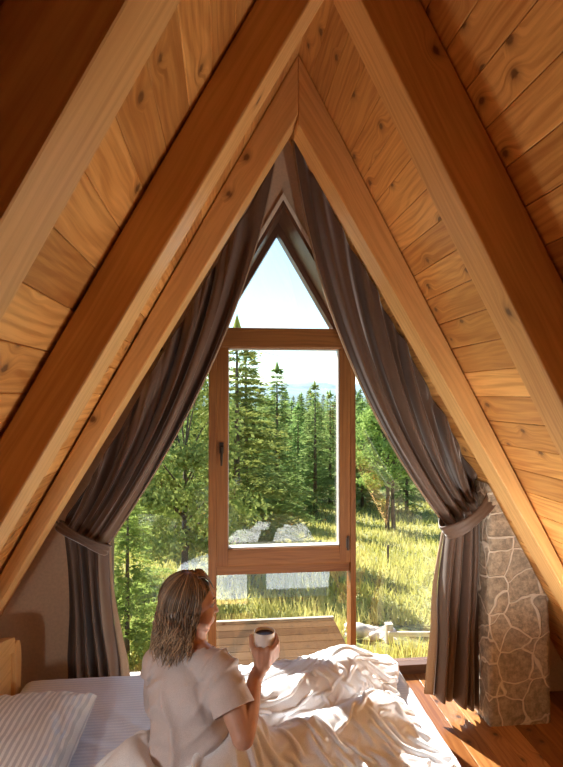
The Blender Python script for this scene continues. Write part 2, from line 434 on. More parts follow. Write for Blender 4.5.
# ---- rear gable, boarded (behind the camera)
mb = MB(); z = 0.0
while z < RZ:
    z1 = min(z+.132, RZ); xa, xb = RX-(RZ-z)/ML, RX+(RZ-z)/MR; xc, xd = RX-(RZ-z1)/ML, RX+(RZ-z1)/MR
    mb.prism([(xa, YB-.12, z), (xb, YB-.12, z), (xd, YB-.12, z1-.001), (xc, YB-.12, z1-.001)], (0, .12, 0), (1, 0, 0)); z = z1
o = mb.build('wall_back', M['plank']); tag(o, kind='structure')

# ---- rafters: line z = a + m*x of the inner face on the front (camera) side; outer face = the boards
def rafter(side, yf, yb, m, a, label, tone, deep=0.0):
    mb = MB()
    def inner(x): return a+m*x
    def outer(x): return (zl(x) if side < 0 else zr(x))-.001
    xi = RX
    xo = (XL0+.02 if side < 0 else XR0-.02)
    xb = (0.0-a)/m                       # inner line meets the floor
    pts = [(xi, inner(xi)), (xb, 0.0), (xo, 0.0), (xi, outer(xi))]
    d = V((1, 0, m)).normalized()
    xm = (xi+xb)/2
    c = V((xm, yf, 0))
    mb.prism([V((x, yf, z))-V((0, 0, 0)) for x, z in pts], (0, yb-yf, 0), d, (rnd.uniform(0, 20), rnd.uniform(0, 20)), tone)
    o = mb.build('roof_rafter', M['beam'], bevel=.006)
    tag(o, label, 'rafter', 'sloping roof rafters')
    return o
rafter(-1, 2.57, 2.75, 1.696, 2.579, 'pine rafter on the left slope framing the window, nearest the window wall', .55)
rafter(1, 2.57, 2.74, -1.705, 3.735, 'pine rafter on the right slope framing the window, nearest the window wall', .65)
rafter(-1, 1.58, 1.75, 1.775, 2.552, 'thick pine rafter on the left slope, next before the one framing the window', .5)
rafter(1, 1.58, 1.74, -1.93, 3.80, 'thick pine rafter crossing the right slope in front of the bright boards', .5)
rafter(-1, .70, .85, 1.92, 2.575, 'dark pine rafter nearest the camera at the upper left corner', .3)

# ---- stone pier
px0, px1, py0 = 1.488, 1.842, 2.985
mb = MB()
def zt(x): return min(zr(x)-.012, 3.0)
nx, nz_, ny = 14, 50, 12
def stonep(x, y, z):
    p = V((x, y, z)); k = noise.noise(p*7)*.010+noise.noise(p*19)*.005
    return k
def face(P, nu, nv): mb.grid(P, nu, nv)
def front(i, j):
    x = px0+(px1-px0)*i/nx; z = zt(x)*j/nz_; k = stonep(x, py0, z)
    e = 0 if i in (0, nx) else 1
    return V((x+(k if not e else 0), py0+k*e, z))
def left(i, j):
    y = YF+.0-(YF-py0)*i/ny; z = zt(px0)*j/nz_; k = stonep(px0, y, z)
    e = 1
    return V((px0+k, y, z)) if i < ny else V((px0+stonep(px0, py0, z), py0, z))
def right(i, j):
    y = py0+(YF-py0)*i/ny; z = zt(px1)*j/nz_
    return V((px1+stonep(px1, y, z), y, z)) if i > 0 else V((px1+stonep(px1, py0, z), py0, z))
mb.grid(front, nx, nz_); mb.grid(left, ny, nz_); mb.grid(right, ny, nz_)
mb.poly([(px0, py0, zt(px0)), (px1, py0, zt(px1)), (px1, YF, zt(px1)), (px0, YF, zt(px0))])
o = mb.build('stone_pier', M['stone'], merge=True, smooth=True)
tag(o, 'beige stone pier with pale mortar joints beside the right curtain', 'stone pier')
# ================================================================ CURTAINS
def fnoise(x, y=0.0, z=0.0): return noise.noise(V((x, y, z)))
def sm(a, b, x):
    t = max(0, min(1, (x-a)/(b-a))); return t*t*(3-2*t)
def lerp(a, b, t): return a+(b-a)*t

def curtain(side, R0, R1, T0, T1, bow, B0, B1, nf, label, seed, Yc=3.13, zbot=None, lin=None):
    """side -1 left, +1 right; R rail ends, T tie points, B hem points as (x, z); bow: offset of the leading thread's control point"""
    root = empty('curtain', (T0[0], Yc, 0)); tag(root, label, 'curtain', 'tied back brown curtains')
    nu, nv1, nv2 = 220, 70, 60
    ph = [0]
    for i in range(nu):      # uneven fold widths
        ph.append(ph[-1]+1+.95*fnoise(i/nu*8, seed)*1.3)
    ph = [p/ph[-1] for p in ph]
    def P(i, j):
        u = i/nu; f = ph[i]
        R = V((lerp(R0[0], R1[0], u), 0, lerp(R0[1], R1[1], u)))
        T = V((lerp(T0[0], T1[0], f), 0, lerp(T0[1], T1[1], f)))
        B = V((lerp(B0[0], B1[0], f), 0, lerp(B0[1], B1[1], f)))
        a = 2*math.pi*nf*f
        if j <= nv1:
            s = j/nv1
            K = (R+T)/2+V((bow[0], 0, bow[1]))*((1-u)**1.4)*1.0+V((0, 0, -.06))*u*(1-u)*4
            p = R*(1-s)**2+K*2*s*(1-s)+T*s*s
            # direction across the folds
            tg = (T-R).normalized(); ac = V((tg.z, 0, -tg.x))
            A = .042*(1-.55*sm(.5, 1, s))*(.55+.45*sm(0, .15, s))
            y = A*math.sin(a+1.2*fnoise(u*3, s*1.5, seed))+.018*math.sin(2.3*a+2+3*s)*(1-sm(.6, 1, s))+.03*fnoise(u*5+3, s*2, seed+5)
            p += ac*(.010*math.sin(2*a+1)*math.sin(math.pi*s))
            rr = .075*sm(.55, 1, s)*math.sqrt(max(0, 1-(2*f-1)**2))   # bundle becomes round at the tie
            p.y = Yc-.01+y-rr*.6
        else:
            s = (j-nv1)/nv2
            p = T.lerp(B, s)
            bulge = .018*math.sin(math.pi*min(1, s*1.6))*(2*f-1)
            p.x += bulge
            A = lerp(.018, .030, sm(0, .5, s))*(1+.9*fnoise(u*4, 2+s*.8, seed+2))
            y = A*math.sin(a+1.2*fnoise(u*3, 1.5+s, seed))+.014*math.sin(.45*a+1+s)+.03*fnoise(u*4, s*1.5, seed+9)*sm(.1, .5, s)
            p.x += .006*math.cos(a)
            rr = .075*(1-sm(0, .7, s))*math.sqrt(max(0, 1-(2*f-1)**2))
            p.y = Yc-.01+y-rr*.6
        return p
    mb = MB(); mb.grid(P, nu, nv1+nv2, uvs=lambda i, j: (i/nu*3, j*.02))
    o = mb.build('drape', M['curtain'], root, smooth=True, solid=.004)
    # hem along the leading edge: paler lining turned outwards
    def Q(i, j):
        p = P(int(i*2), j) + V((0, .012, 0)); return p
    mb = MB()
    def edge(i, j):
        jj = int(j*(nv1+nv2)/90); p = P(0, jj)
        w = .006 if jj < nv1 else .006+.045*sm(nv1, nv1+nv2, jj)
        return p+V((side*-1*(w*(i/3)), .010+.02*(i/3), 0))
    mb.grid(edge, 3, 90); mb.build('lining', M['lining'], root, smooth=True, solid=.002)
    return root, P

def xz(x, y, Y=3.12): p = at(x, y, Y); return (p.x, p.z)
# right
R0, R1 = xz(294, 138), xz(475, 474); T0, T1 = xz(446, 524), xz(479, 503); B0, B1 = xz(434, 697), xz(479, 722)
mid = at(370, 331, 3.12); c = at(326, 366, 3.12)
curt_r, PR = curtain(1, R0, R1, T0, T1, (c.x-mid.x, c.z-mid.z), B0, (B1[0], .02), 4.6, 'brown velvet curtain tied back on the right, beside the stone pier', 3.1)
R0, R1 = xz(275, 160), xz(74, 508); T0, T1 = xz(107, 546), xz(64, 526); B0, B1 = xz(123, 700), xz(72, 700)
mid = at(190, 357, 3.12); c = at(244, 356, 3.12)
curt_l, PL = curtain(-1, R0, R1, T0, T1, (c.x-mid.x, c.z-mid.z), (B0[0]+.01, .03), (B1[0], .03), 4.6, 'brown velvet curtain tied back on the left, behind the bed', 8.7)

# rods along the slopes
for side, A, B, lab in ((1, (300, 143), (477, 473), 'thin dark curtain rod sloping along the right side of the window'), (-1, (270, 160), (62, 514), 'thin dark curtain rod sloping along the left side of the window')):
    mb = MB(); p, q = at(*A, 3.15), at(*B, 3.15); off = V((side*.012, 0, .022)); p, q = p+off, q+off
    mb.tube([p.lerp(q, k/10) for k in range(11)], .011, 12)
    root = empty('curtain_rod', q); tag(root, lab, 'curtain rod', 'curtain rods')
    mb.build('rod', M['metal'], root, smooth=True)
    for k in (.15, .55):
        b = MB(); c0 = p.lerp(q, k); b.tube([c0, c0+V((0, .075, 0)), c0+V((0, .149, 0))], .006, 8); b.lathe([(0, 0), (.022, 0), (.022, .006), (0, .006)], c0+V((0, .149, 0)), 14, (0, -1, 0)); b.build('rod_bracket', M['metal'], root)
    b = MB(); b.ellipsoid(q, (.018, .018, .018), None, 12, 8); b.build('finial', M['metal'], root, smooth=True)

# tie bands
def tieband(e0, e1, wid, dep, label, hook):
    a, b = at(*e0, 3.10), at(*e1, 3.10); c = (a+b)/2; h = (b-a)/2; L = h.length; d = h.normalized(); nrm = V((-d.z, 0, d.x))
    root = empty('curtain_tieback', c); tag(root, label, 'curtain tieback', 'curtain tiebacks')
    mb = MB(); n = 48
    def P(i, j):
        t = 2*math.pi*i/n; r = 1+.02*math.sin(5*t)
        w = (j/8-.5)*wid*(1+.15*math.sin(3*t))
        fold = .004*math.cos(j/8*math.pi*5)
        return c+d*(L*math.cos(t)*r)+V((0, -(dep+fold)*math.sin(t), 0))+nrm*(w-.02*math.sin(t))+d*fold*math.cos(t)+V((0, -.03, 0))
    mb.grid(P, n, 8); mb.build('band', M['curtain'], root, smooth=True, solid=.005)
    mb = MB(); p = c+d*L; q = hook
    mb.tube([p+V((0, -.03, 0)), p.lerp(q, .4)+V((0, 0, -.012)), q], .005, 8)
    mb.tube([q+V((0, .02, 0)), q, q+V((0, -.02, .004)), q+V((0, -.022, .02))], .006, 8); mb.build('hook', M['metal'], root)
    return root
h = at(492, 478, 3.27)
tieband((441, 530), (488, 488), .075, .105, 'brown band tying back the right curtain', h)
h = at(50, 512, 3.27)
tieband((110, 549), (60, 523), .05, .105, 'brown band tying back the left curtain', h)

# ================================================================ BED
BX0, BX1, BY0, BY1, BZ = -.93, .885, 1.12, 2.79, .50
bed = empty('bed', ((BX0+BX1)/2, (BY0+BY1)/2, 0)); tag(bed, 'pine bed with a white striped fitted sheet, standing under the window', 'bed')
mb = MB()
for x in (BX0+.06, BX1-.1):
    for y in (BY0+.08, BY1-.1):
        b = MB(); b.box((x-.03, y-.03, 0), (x+.03, y+.03, .17)); b.build('leg', M['pine'], bed, bevel=.004)
b = MB(); b.box((BX0, BY0+.02, .15), (BX1-.04, BY0+.05, .27), (1, 0, 0)); b.box((BX0, BY1-.05, .15), (BX1-.04, BY1-.02, .27), (1, 0, 0)); b.box((BX1-.07, BY0+.02, .15), (BX1-.04, BY1-.02, .27), (0, 1, 0)); b.box((BX0, BY0+.05, .20), (BX1-.07, BY1-.05, .22), (1, 0, 0))
b.build('bed_frame', M['pine'], bed, bevel=.004)
def rbox_pt(i, j, nu, nv): pass
# mattress wrapped in the fitted sheet: rounded slab with gathered puckers
def sheet_h(x, y):
    h = 0
    # stretched creases running from the person towards the head end
    c = V((-.05, 1.95, 0)); dx, dy = x-c.x, y-c.y; an = math.atan2(dy, dx); r = math.hypot(dx, dy)
    if x < .1:
        k = math.sin(an*17+2.2*fnoise(x*3, y*3)+1.5)
        h += .0045*max(0, k)**1.5*sm(.12, .3, r)*(1-sm(.5, .85, r))
    h += .004*fnoise(x*5, y*9, 2)+.002*fnoise(x*16, y*20, 4)
    ex = min(x-BX0, BX1-x, y-BY0, BY1-y)
    return h-.0
mb = MB(); nu, nv = 200, 190
def prof(t, lo, hi, r):
    return lerp(lo, hi, t)
def MP(i, j):
    # superellipse wrap: u,v in 0..1 with the outer 8 % bending down the sides
    u, v = i/nu*1.16-.08, j/nv*1.16-.08
    x = lerp(BX0, BX1-.0, max(0, min(1, u))); y = lerp(BY0, BY1, max(0, min(1, v)))
    ou = max(0, -u, u-1)/.08; ov = max(0, -v, v-1)/.08; o_ = max(ou, ov)
    z = BZ-.26*o_**1.0 + (sheet_h(x, y) if o_ < .5 else 0)
    ex = min(x-BX0, BX1-x); ey = min(y-BY0, BY1-y); r = .045
    if o_ == 0:
        for e_ in (ex, ey):
            if e_ < r: z -= (r-math.sqrt(max(0, r*r-(r-e_)**2)))*.9
    else:
        z -= r*.9
    k = .006*math.sin(90*x+70*y)*o_ if o_ > 0 else 0
    if ou > 0: x += k
    if ov > 0: y += k
    return V((x, y, z))
mb.grid(MP, nu, nv, uvs=lambda i, j: (MP(i, j).x, MP(i, j).y)); 
mb.build('fitted_sheet', M['sheet'], bed, smooth=True)
b = MB(); b.box((BX0+.02, BY0+.02, .225), (BX1-.02, BY1-.02, .44)); b.build('mattress', M['duvet'], bed, bevel=.03)
# headboard, its top rail dipping to a scalloped end post
hb = MB(); hx0, hx1 = BX0-.065, BX0-.015
def hz_(y): t = (y-BY0+.02)/(BY1-BY0); return .70+.16*math.sin(math.pi*max(0, min(1, t)))**.8
pts = []; n = 24; ya, yb = BY0+.06, BY1-.10
top = [(lerp(ya, yb, k/n)) for k in range(n+1)]
poly = [(hx0+.012, ya, .22), (hx0+.012, yb, .22)]+[(hx0+.012, y, hz_(y)-.06) for y in top[::-1]]
hb.prism(poly, (.022, 0, 0), (0, 1, 0)); hb.build('headboard_panel', M['pine'], bed)
hb = MB()
poly = [(hx0, y, hz_(y)-.07) for y in top]+[(hx0, y, hz_(y)) for y in top[::-1]]
hb.prism(poly, (.05, 0, 0), (0, 1, 0)); hb.build('headboard_rail', M['pine'], bed, bevel=.004)
for yy in (BY0, BY1-.10):
    hb = MB(); s = [(hx0-.004, yy-.002, 0), (hx0-.004, yy+.075, 0), (hx0-.004, yy+.075, .62), (hx0-.004, yy+.07, .66), (hx0-.004, yy+.055, .70), (hx0-.004, yy+.02, .712), (hx0-.004, yy-.002, .70)]
    hb.prism(s, (.058, 0, 0), (0, 0, 1)); hb.build('headboard_post', M['pine'], bed, bevel=.006)

# ================================================================ PILLOW
def pillow(cx, cy, lx, ly, th, rz, z0, label):
    root = None; mb = MB(); nu = nv = 70
    R = Matrix.Rotation(rz, 3, 'Z')
    def mk(sg):
        def P(i, j):
            a, b = i/nu*2-1, j/nv*2-1
            # corners pulled out, edges drawn in
            sx = a*(1-.055*(1-abs(b)**2.2)*0-.05*(math.cos(b*math.pi/2))*abs(a)**3); sy = b*(1-.05*math.cos(a*math.pi/2)*abs(b)**3)
            q = (1-abs(a)**2.6)*(1-abs(b)**2.6); h = max(0, q)**.42
            w = .006*fnoise(a*4+cx, b*4+sg*3, 1)+.004*abs(fnoise(a*9, b*7, 4+sg))
            rad = math.atan2(b, a); cr = .004*math.sin(rad*26)*sm(.6, .95, max(abs(a), abs(b)))*(1 if q > 0 else 0)
            fold = .010*max(0, math.sin((a*.9+b*.6)*11+2*fnoise(a*2, b*2)))**3*sm(.2, .8, a)*h if sg > 0 else 0
            z = sg*(th/2*h*(1+.12*fnoise(a*1.5, b*1.5, 7))+ (w+cr-fold)*min(1, h*3))
            if sg < 0: z = max(z, -th*.42)
            return R @ V((sx*lx/2, sy*ly/2, 0))+V((cx, cy, z0+th*.42+z))
        return P
    mb.grid(mk(1), nu, nv, uvs=lambda i, j: (i/nu*lx, j/nv*ly)); mb.grid(mk(-1), nu, nv, uvs=lambda i, j: (i/nu*lx, j/nv*ly))
    o = mb.build('pillow', M['pillow'], None, smooth=True, merge=True)
    tag(o, label, 'pillow'); return o
pillow(-.76, 2.00, .50, .82, .21, math.radians(1), .502, 'white pillow with satin stripes at the head of the bed, lower left')
# ================================================================ WOMAN
def dl(px, py, d): return atd(px, py, d)
CAMD = FW.copy(); CAMD.z = 0; CAMD.normalize()      # away from the camera, level
CAMR = RT.copy()
def capsule(mb, p, q, r1, r2, n=20, m=10):
    p, q = V(p), V(q); ax = (q-p); L = ax.length; ax.normalize(); pr = []
    k = 6
    for i in range(k+1):
        a = math.pi/2*i/k; pr.append((r1*math.sin(a), -r1*math.cos(a)))
    for i in range(1, m): t = i/m; pr.append((lerp(r1, r2, t), L*t))
    for i in range(k+1):
        a = math.pi/2*i/k; pr.append((r2*math.cos(a), L+r2*math.sin(a)))
    mb.lathe([(max(0, a), b) for a, b in pr], p, n, ax)
def chain(mb, pts, rad):
    for i in range(len(pts)-1): capsule(mb, pts[i], pts[i+1], rad[i], rad[i+1], 16, 4)
def remeshed(mb, name, mat, parent, voxel, it=6, fac=.5, disp=None, cut=None):
    me = bpy.data.meshes.new(name+'_tmp'); me.from_pydata(mb.v, [], mb.f)
    bm = bmesh.new(); bm.from_mesh(me); bmesh.ops.remove_doubles(bm, verts=bm.verts, dist=1e-6); bmesh.ops.recalc_face_normals(bm, faces=bm.faces); bm.to_mesh(me); bm.free()
    ob = bpy.data.objects.new(name+'_tmp', me); C.objects.link(ob)
    m = ob.modifiers.new('r', 'REMESH'); m.mode = 'VOXEL'; m.voxel_size = voxel
    m = ob.modifiers.new('s', 'SMOOTH'); m.factor = fac; m.iterations = it
    dg = bpy.context.evaluated_depsgraph_get(); ev = ob.evaluated_get(dg)
    m2 = bpy.data.meshes.new_from_object(ev, depsgraph=dg)
    bpy.data.objects.remove(ob); bpy.data.meshes.remove(me)
    m2.name = name
    if cut: cut(m2)
    if disp:
        nn = [v.normal.copy() for v in m2.vertices]
        for v, n_ in zip(m2.vertices, nn): v.co = disp(v.co.copy(), n_)
    m2.materials.clear(); m2.materials.append(mat)
    m2.polygons.foreach_set('use_smooth', [True]*len(m2.polygons))
    if not m2.uv_layers: m2.uv_layers.new(name='UVMap')
    o = bpy.data.objects.new(name, m2); C.objects.link(o); adopt(o, parent); return o

pelvis = dl(190, 782, 1.83)
woman = empty('person', (pelvis.x, pelvis.y, BZ)); tag(woman, 'woman with blonde hair and pale t-shirt, seated on the bed holding up a mug', 'person')
waist = dl(190, 738, 1.84); chest = dl(187, 697, 1.86); upch = dl(187, 668, 1.88); neckb = dl(190, 648, 1.89); neckt = dl(193, 625, 1.90)
a35 = math.radians(28)
fwd = (CAMR*math.sin(a35)+CAMD*math.cos(a35)).normalized(); rgt = (CAMR*math.cos(a35)-CAMD*math.sin(a35)).normalized()
shR = dl(220, 670, 1.80); shL = dl(157, 664, 1.95)
elR = dl(243, 737, 1.70); wrR = dl(255, 679, 1.84)
elL = dl(166, 728, 2.08); wrL = elL+fwd*.18+rgt*.14+V((0, 0, -.05))
body = MB()
def ell(c, rx, ry, rz, tilt=None):
    R = Matrix((rgt, fwd, V((0, 0, 1)))).transposed(); body.ellipsoid(c, (rx, ry, rz), R)
ell(pelvis+V((0, 0, .02)), .135, .10, .09); ell(waist, .095, .070, .12); ell(chest, .100, .075, .12); ell(upch+V((0, 0, -.02)), .095, .055, .06)
chain(body, [neckb+V((0, 0, -.04)), neckb, neckt], [.078, .056, .048])
chain(body, [neckb+V((0, 0, .004)), shR], [.047, .040]); chain(body, [neckb+V((0, 0, .004)), shL], [.047, .040]); chain(body, [upch, shR], [.05, .042]); chain(body, [upch, shL], [.05, .042])
chain(body, [shR, shR.lerp(elR, .5), elR], [.042, .040, .034]); fm = elR.lerp(wrR, .35)+V((0, 0, -.004))
chain(body, [elR, fm, wrR], [.036, .036, .0245])
chain(body, [shL, shL.lerp(elL, .5), elL], [.042, .040, .034]); chain(body, [elL, elL.lerp(wrL, .4), wrL, wrL+fwd*.07], [.036, .035, .025, .03])
# legs lie under the duvet towards the window
hipR = pelvis+rgt*.08+fwd*.03; hipL = pelvis-rgt*.08+fwd*.03
kR = V((.27, 2.02, .575)); kL = V((.12, 2.28, .575)); fR = V((.62, 2.20, .548)); fL = V((.50, 2.40, .548))
hipR.z = max(hipR.z, .59); hipL.z = max(hipL.z, .59)
chain(body, [hipR, kR, fR], [.082, .055, .038]); chain(body, [hipL, kL, fL], [.082, .055, .038])
chain(body, [fR, fR+V((.05, .02, .02))], [.034, .024]); chain(body, [fL, fL+V((.05, .03, .02))], [.036, .028])

# ---- head: local frame hf forward (to the right of the picture), hs towards the camera's side, hu up
hf = (CAMR*.96+CAMD*.28).normalized(); tilt = math.radians(4)
hu0 = V((0, 0, 1)); hs = hf.cross(hu0).normalized()           # her right side (towards the camera)
hf = (hf*math.cos(tilt)+hu0*-math.sin(tilt)).normalized(); hu = hs.cross(hf).normalized()
hc = dl(189, 603.5, 1.90)
def H(f, s, u): return hc+hf*f+hs*s+hu*u
HR = Matrix((hf, hs, hu)).transposed()
S = .865
def hell(f, s, u, a, b, c): body.ellipsoid(H(f*S, s*S, u*S), (a*S, b*S, c*S), HR, 20, 14)
hell(-.006, 0, .018, .098, .078, .090)      # cranium
hell(.050, 0, -.045, .052, .058, .072)      # face block
hell(.066, 0, .018, .034, .052, .034)       # brow
hell(.060, .026, -.030, .026, .024, .024); hell(.060, -.026, -.030, .026, .024, .024)   # cheeks
hell(.070, 0, -.098, .022, .024, .018)      # chin
hell(.082, 0, -.066, .022, .026, .020)      # mouth mound
hell(.100, 0, -.0595, .0075, .018, .0055); hell(.098, 0, -.0715, .0075, .016, .006)  # lips
def cap(a, b, r1, r2): capsule(body, H(*[x*S for x in a]), H(*[x*S for x in b]), r1*S, r2*S, 12, 4)
cap((.088, 0, .008), (.113, 0, -.030), .0085, .0105)     # nose bridge to tip
cap((.098, .009, -.038), (.096, .010, -.038), .0075, .007); cap((.098, -.009, -.038), (.096, -.010, -.038), .0075, .007)
cap((.070, .030, -.088), (.005, .058, -.060), .014, .016); cap((.070, -.030, -.088), (.005, -.058, -.060), .014, .016)   # jaw
chain(body, [neckt, H(.0, 0, -.05)], [.05, .052])
cap((-.004, .074, -.006), (-.010, .078, -.036), .011, .008)   # ear
cap((-.004, -.074, -.006), (-.010, -.078, -.036), .011, .008)

# ---- right hand round the mug
mugc = dl(264.5, 652, 1.885)                      # base centre
mh, mr_ = .072, .036
hand_r = CAMR; hand_f = CAMD; z_ = V((0, 0, 1))
pal = mugc+V((0, 0, .008))-CAMD*.040-CAMR*.004
chain(body, [wrR, pal-V((0, 0, .030))+CAMD*.004], [.0245, .024])
palm_a = pal-V((0, 0, .030))
chain(body, [palm_a-CAMR*.012, pal-CAMR*.016+V((0, 0, .012))], [.019, .013])
chain(body, [palm_a+CAMR*.010, pal+CAMR*.018+V((0, 0, .016))], [.019, .014])
chain(body, [palm_a, pal+V((0, 0, .008))], [.021, .014])
def ringp(an, h, r=None):       # point round the mug: an=0 towards camera, 90 = right
    r = r or (mr_+.008); a = math.radians(an)
    return mugc+(-CAMD*math.cos(a)+CAMR*math.sin(a))*r+V((0, 0, h))
def finger(a0, h0, a1, h1, r0, r1):
    pts = [ringp(lerp(a0, a1, t), lerp(h0, h1, t**.8), mr_+.0085+(.004*math.sin(t*math.pi*2.5) if 0 < t < 1 else 0)) for t in (0, .33, .66, 1)]
    chain(body, pts, [r0, lerp(r0, r1, .3), lerp(r0, r1, .6), r1])
finger(30, .022, 150, .060, .0095, .0068)      # index
finger(34, .010, 156, .042, .0095, .0070)      # middle
finger(36, -.002, 150, .026, .0092, .0066)     # ring
finger(34, -.014, 138, .010, .0085, .0058)     # little
chain(body, [pal-CAMR*.014+V((0, 0, -.016)), ringp(-42, .012, mr_+.010), ringp(-68, .036, mr_+.010), ringp(-84, .055, mr_+.009)], [.014, .0115, .0098, .0078])  # thumb
remeshed(body, 'body', M['skin'], woman, .0036, 5, .5)

# eyelids / brow / lashes, small dark pieces of their own
for s_ in (1, -1):
    mb = MB(); pts = [H(S*f, S*s_*s, S*u) for f, s, u in ((.099, .016, .024), (.0955, .028, .029), (.087, .040, .027))]
    mb.tube(pts, [.0022, .0026, .0015], 6); mb.build('eyebrow', plain('brow_hair', (.10, .06, .035), .8), woman, smooth=True)
    mb = MB(); mb.ellipsoid(H(S*.082, S*s_*.029, S*.004), (.0115, .0115, .0115), None, 16, 12); mb.build('eye', plain('eye_white', (.75, .72, .70), .2), woman, smooth=True)
    mb = MB(); mb.tube([H(S*f, S*s_*s, S*u) for f, s, u in ((.0935, .018, .006), (.097, .028, .0085), (.088, .041, .005))], [.001, .0018, .001], 6); mb.build('eyelashes', plain('lashes', (.04, .025, .02), .8), woman, smooth=True)

# ---- t-shirt
sh = MB()
def sell(c, rx, ry, rz): sh.ellipsoid(c, (rx, ry, rz), Matrix((rgt, fwd, V((0, 0, 1)))).transposed(), 28, 18)
sell(upch+V((0, 0, -.020)), .128, .094, .080); sell(chest, .136, .104, .13); sell(waist+V((0, 0, .02)), .132, .105, .12); sell(waist+V((0, 0, -.045))-rgt*.01, .146, .118, .11); sell(pelvis+V((0, 0, .05)), .168, .135, .10)
def scap(p, q, a, b): capsule(sh, p, q, a, b, 18, 5)
scap(neckb+V((0, 0, -.030)), shR, .060, .056); scap(neckb+V((0, 0, -.030)), shL, .060, .056)
slv = shR.lerp(elR, .66); slv.z += .004
scap(shR, slv, .056, .066); scap(shL, shL.lerp(elL, .6), .055, .064)
scap(upch+rgt*.05+V((0, 0, -.05)), shR.lerp(elR, .35), .065, .056)
def shdisp(p, n_):
    q = p-chest; a = q.dot(rgt); b = q.z; c = q.dot(fwd)
    # long soft folds hanging from the shoulders, pulled towards the left waist
    w = (a*1.0+b*.30)*30+2.4*fnoise(a*6, b*5, 3)
    f1 = ((1-abs(math.sin(w*.8)))**1.5-.3)*.030*sm(.15, .0, b)
    w2 = (a*.7-b*1.0)*34+3*fnoise(a*7, b*7, 9)
    f2 = ((1-abs(math.sin(w2)))**1.5-.3)*.020*sm(.0, .12, abs(a-.02))
    f3 = .006*fnoise(a*14, b*10, c*10)
    ed_ = sm(.055, .12, (p-neckb).length)*sm(.03, .08, min(abs((p-shR.lerp(elR, .62)).dot((elR-shR).normalized())), 9))*1.0
    nearR = min(1, max(.12, sm(.055, .13, (p-shR.lerp(elR, .62)).length))); nearL = min(1, max(.12, sm(.055, .13, (p-shL.lerp(elL, .58)).length)))
    return p+n_*((f1+f2)*.62*nearR*nearL*sm(.05, .12, (p-neckb).length)+f3*.6)
def shcut(me):
    bm = bmesh.new(); bm.from_mesh(me)
    for ctr, ax, rad in ((shR.lerp(elR, .62), (elR-shR).normalized(), .11), (shL.lerp(elL, .58), (elL-shL).normalized(), .11)):
        fs = [f for f in bm.faces if (f.calc_center_median()-ctr).length < rad and ((f.calc_center_median()-ctr)-ax*(f.calc_center_median()-ctr).dot(ax)).length < .082 and ((f.calc_center_median()-chest).dot(rgt))*(1 if ctr.x > chest.x else -1) > .13]
        g = list({v for f in fs for v in f.verts})+list({e for f in fs for e in f.edges})+fs
        bmesh.ops.bisect_plane(bm, geom=g, plane_co=ctr, plane_no=ax, clear_outer=True)
    nc = neckb+V((0, 0, .020))
    fs = [f for f in bm.faces if (f.calc_center_median()-nc).length < .09 and f.calc_center_median().z > nc.z-.03]
    g = list({v for f in fs for v in f.verts})+list({e for f in fs for e in f.edges})+fs
    bmesh.ops.bisect_plane(bm, geom=g, plane_co=nc+V((0, 0, .0)), plane_no=(V((0, 0, 1))+fwd*.25).normalized(), clear_outer=True)
    bm.to_mesh(me); bm.free()
shirt = remeshed(sh, 'tshirt', M['shirt'], woman, .0055, 8, .5, shdisp, shcut)
mm = shirt.modifiers.new('solid', 'SOLIDIFY'); mm.thickness = .003; mm.offset = 1
# ---- hair: a shaped mass plus loose locks
hair_m, nt = mat_new('hair'); n = N(nt)
tn = n('ShaderNodeAttribute', attribute_name='tone').outputs['Fac']
uvx = n('ShaderNodeSeparateXYZ', {0: n('ShaderNodeTexCoord').outputs['Object']})
hcx = n.mix(tn, (.085, .05, .028), (.58, .40, .24))
out(nt, n('ShaderNodeBsdfPrincipled', {'Base Color': hcx, 'Roughness': .42, 'Sheen Weight': .2}).outputs[0])
hr = random.Random(11)
hm = MB()
def hl(f, s, u, a, b, c): hm.ellipsoid(H(f*S, s*S, u*S), (a*S, b*S, c*S), HR, 28, 18)
hl(-.010, 0, .022, .104, .086, .098); hl(-.045, 0, -.03, .075, .088, .085)
hm2 = MB()
for f, s, u, a, b, c in ((-.055, 0, -.085, .062, .085, .075), (-.062, -.005, -.135, .05, .078, .06)): hm.ellipsoid(H(f*S, s*S, u*S), (a*S, b*S, c*S), HR, 24, 16)
def hcut(me):
    bm = bmesh.new(); bm.from_mesh(me)
    bad = [v for v in bm.verts if (lambda q: (q.dot(hf) > .030*S+max(0, q.dot(hu)-.03)*1.2))(v.co-hc)]
    bmesh.ops.delete(bm, geom=bad, context='VERTS'); bm.to_mesh(me); bm.free()
base = remeshed(hm, 'hair', hair_m, woman, .006, 8, .5, None, hcut)
at_ = base.data.attributes.new('tone', 'FLOAT', 'FACE'); at_.data.foreach_set('value', [.12]*len(base.data.polygons))
lk = MB()
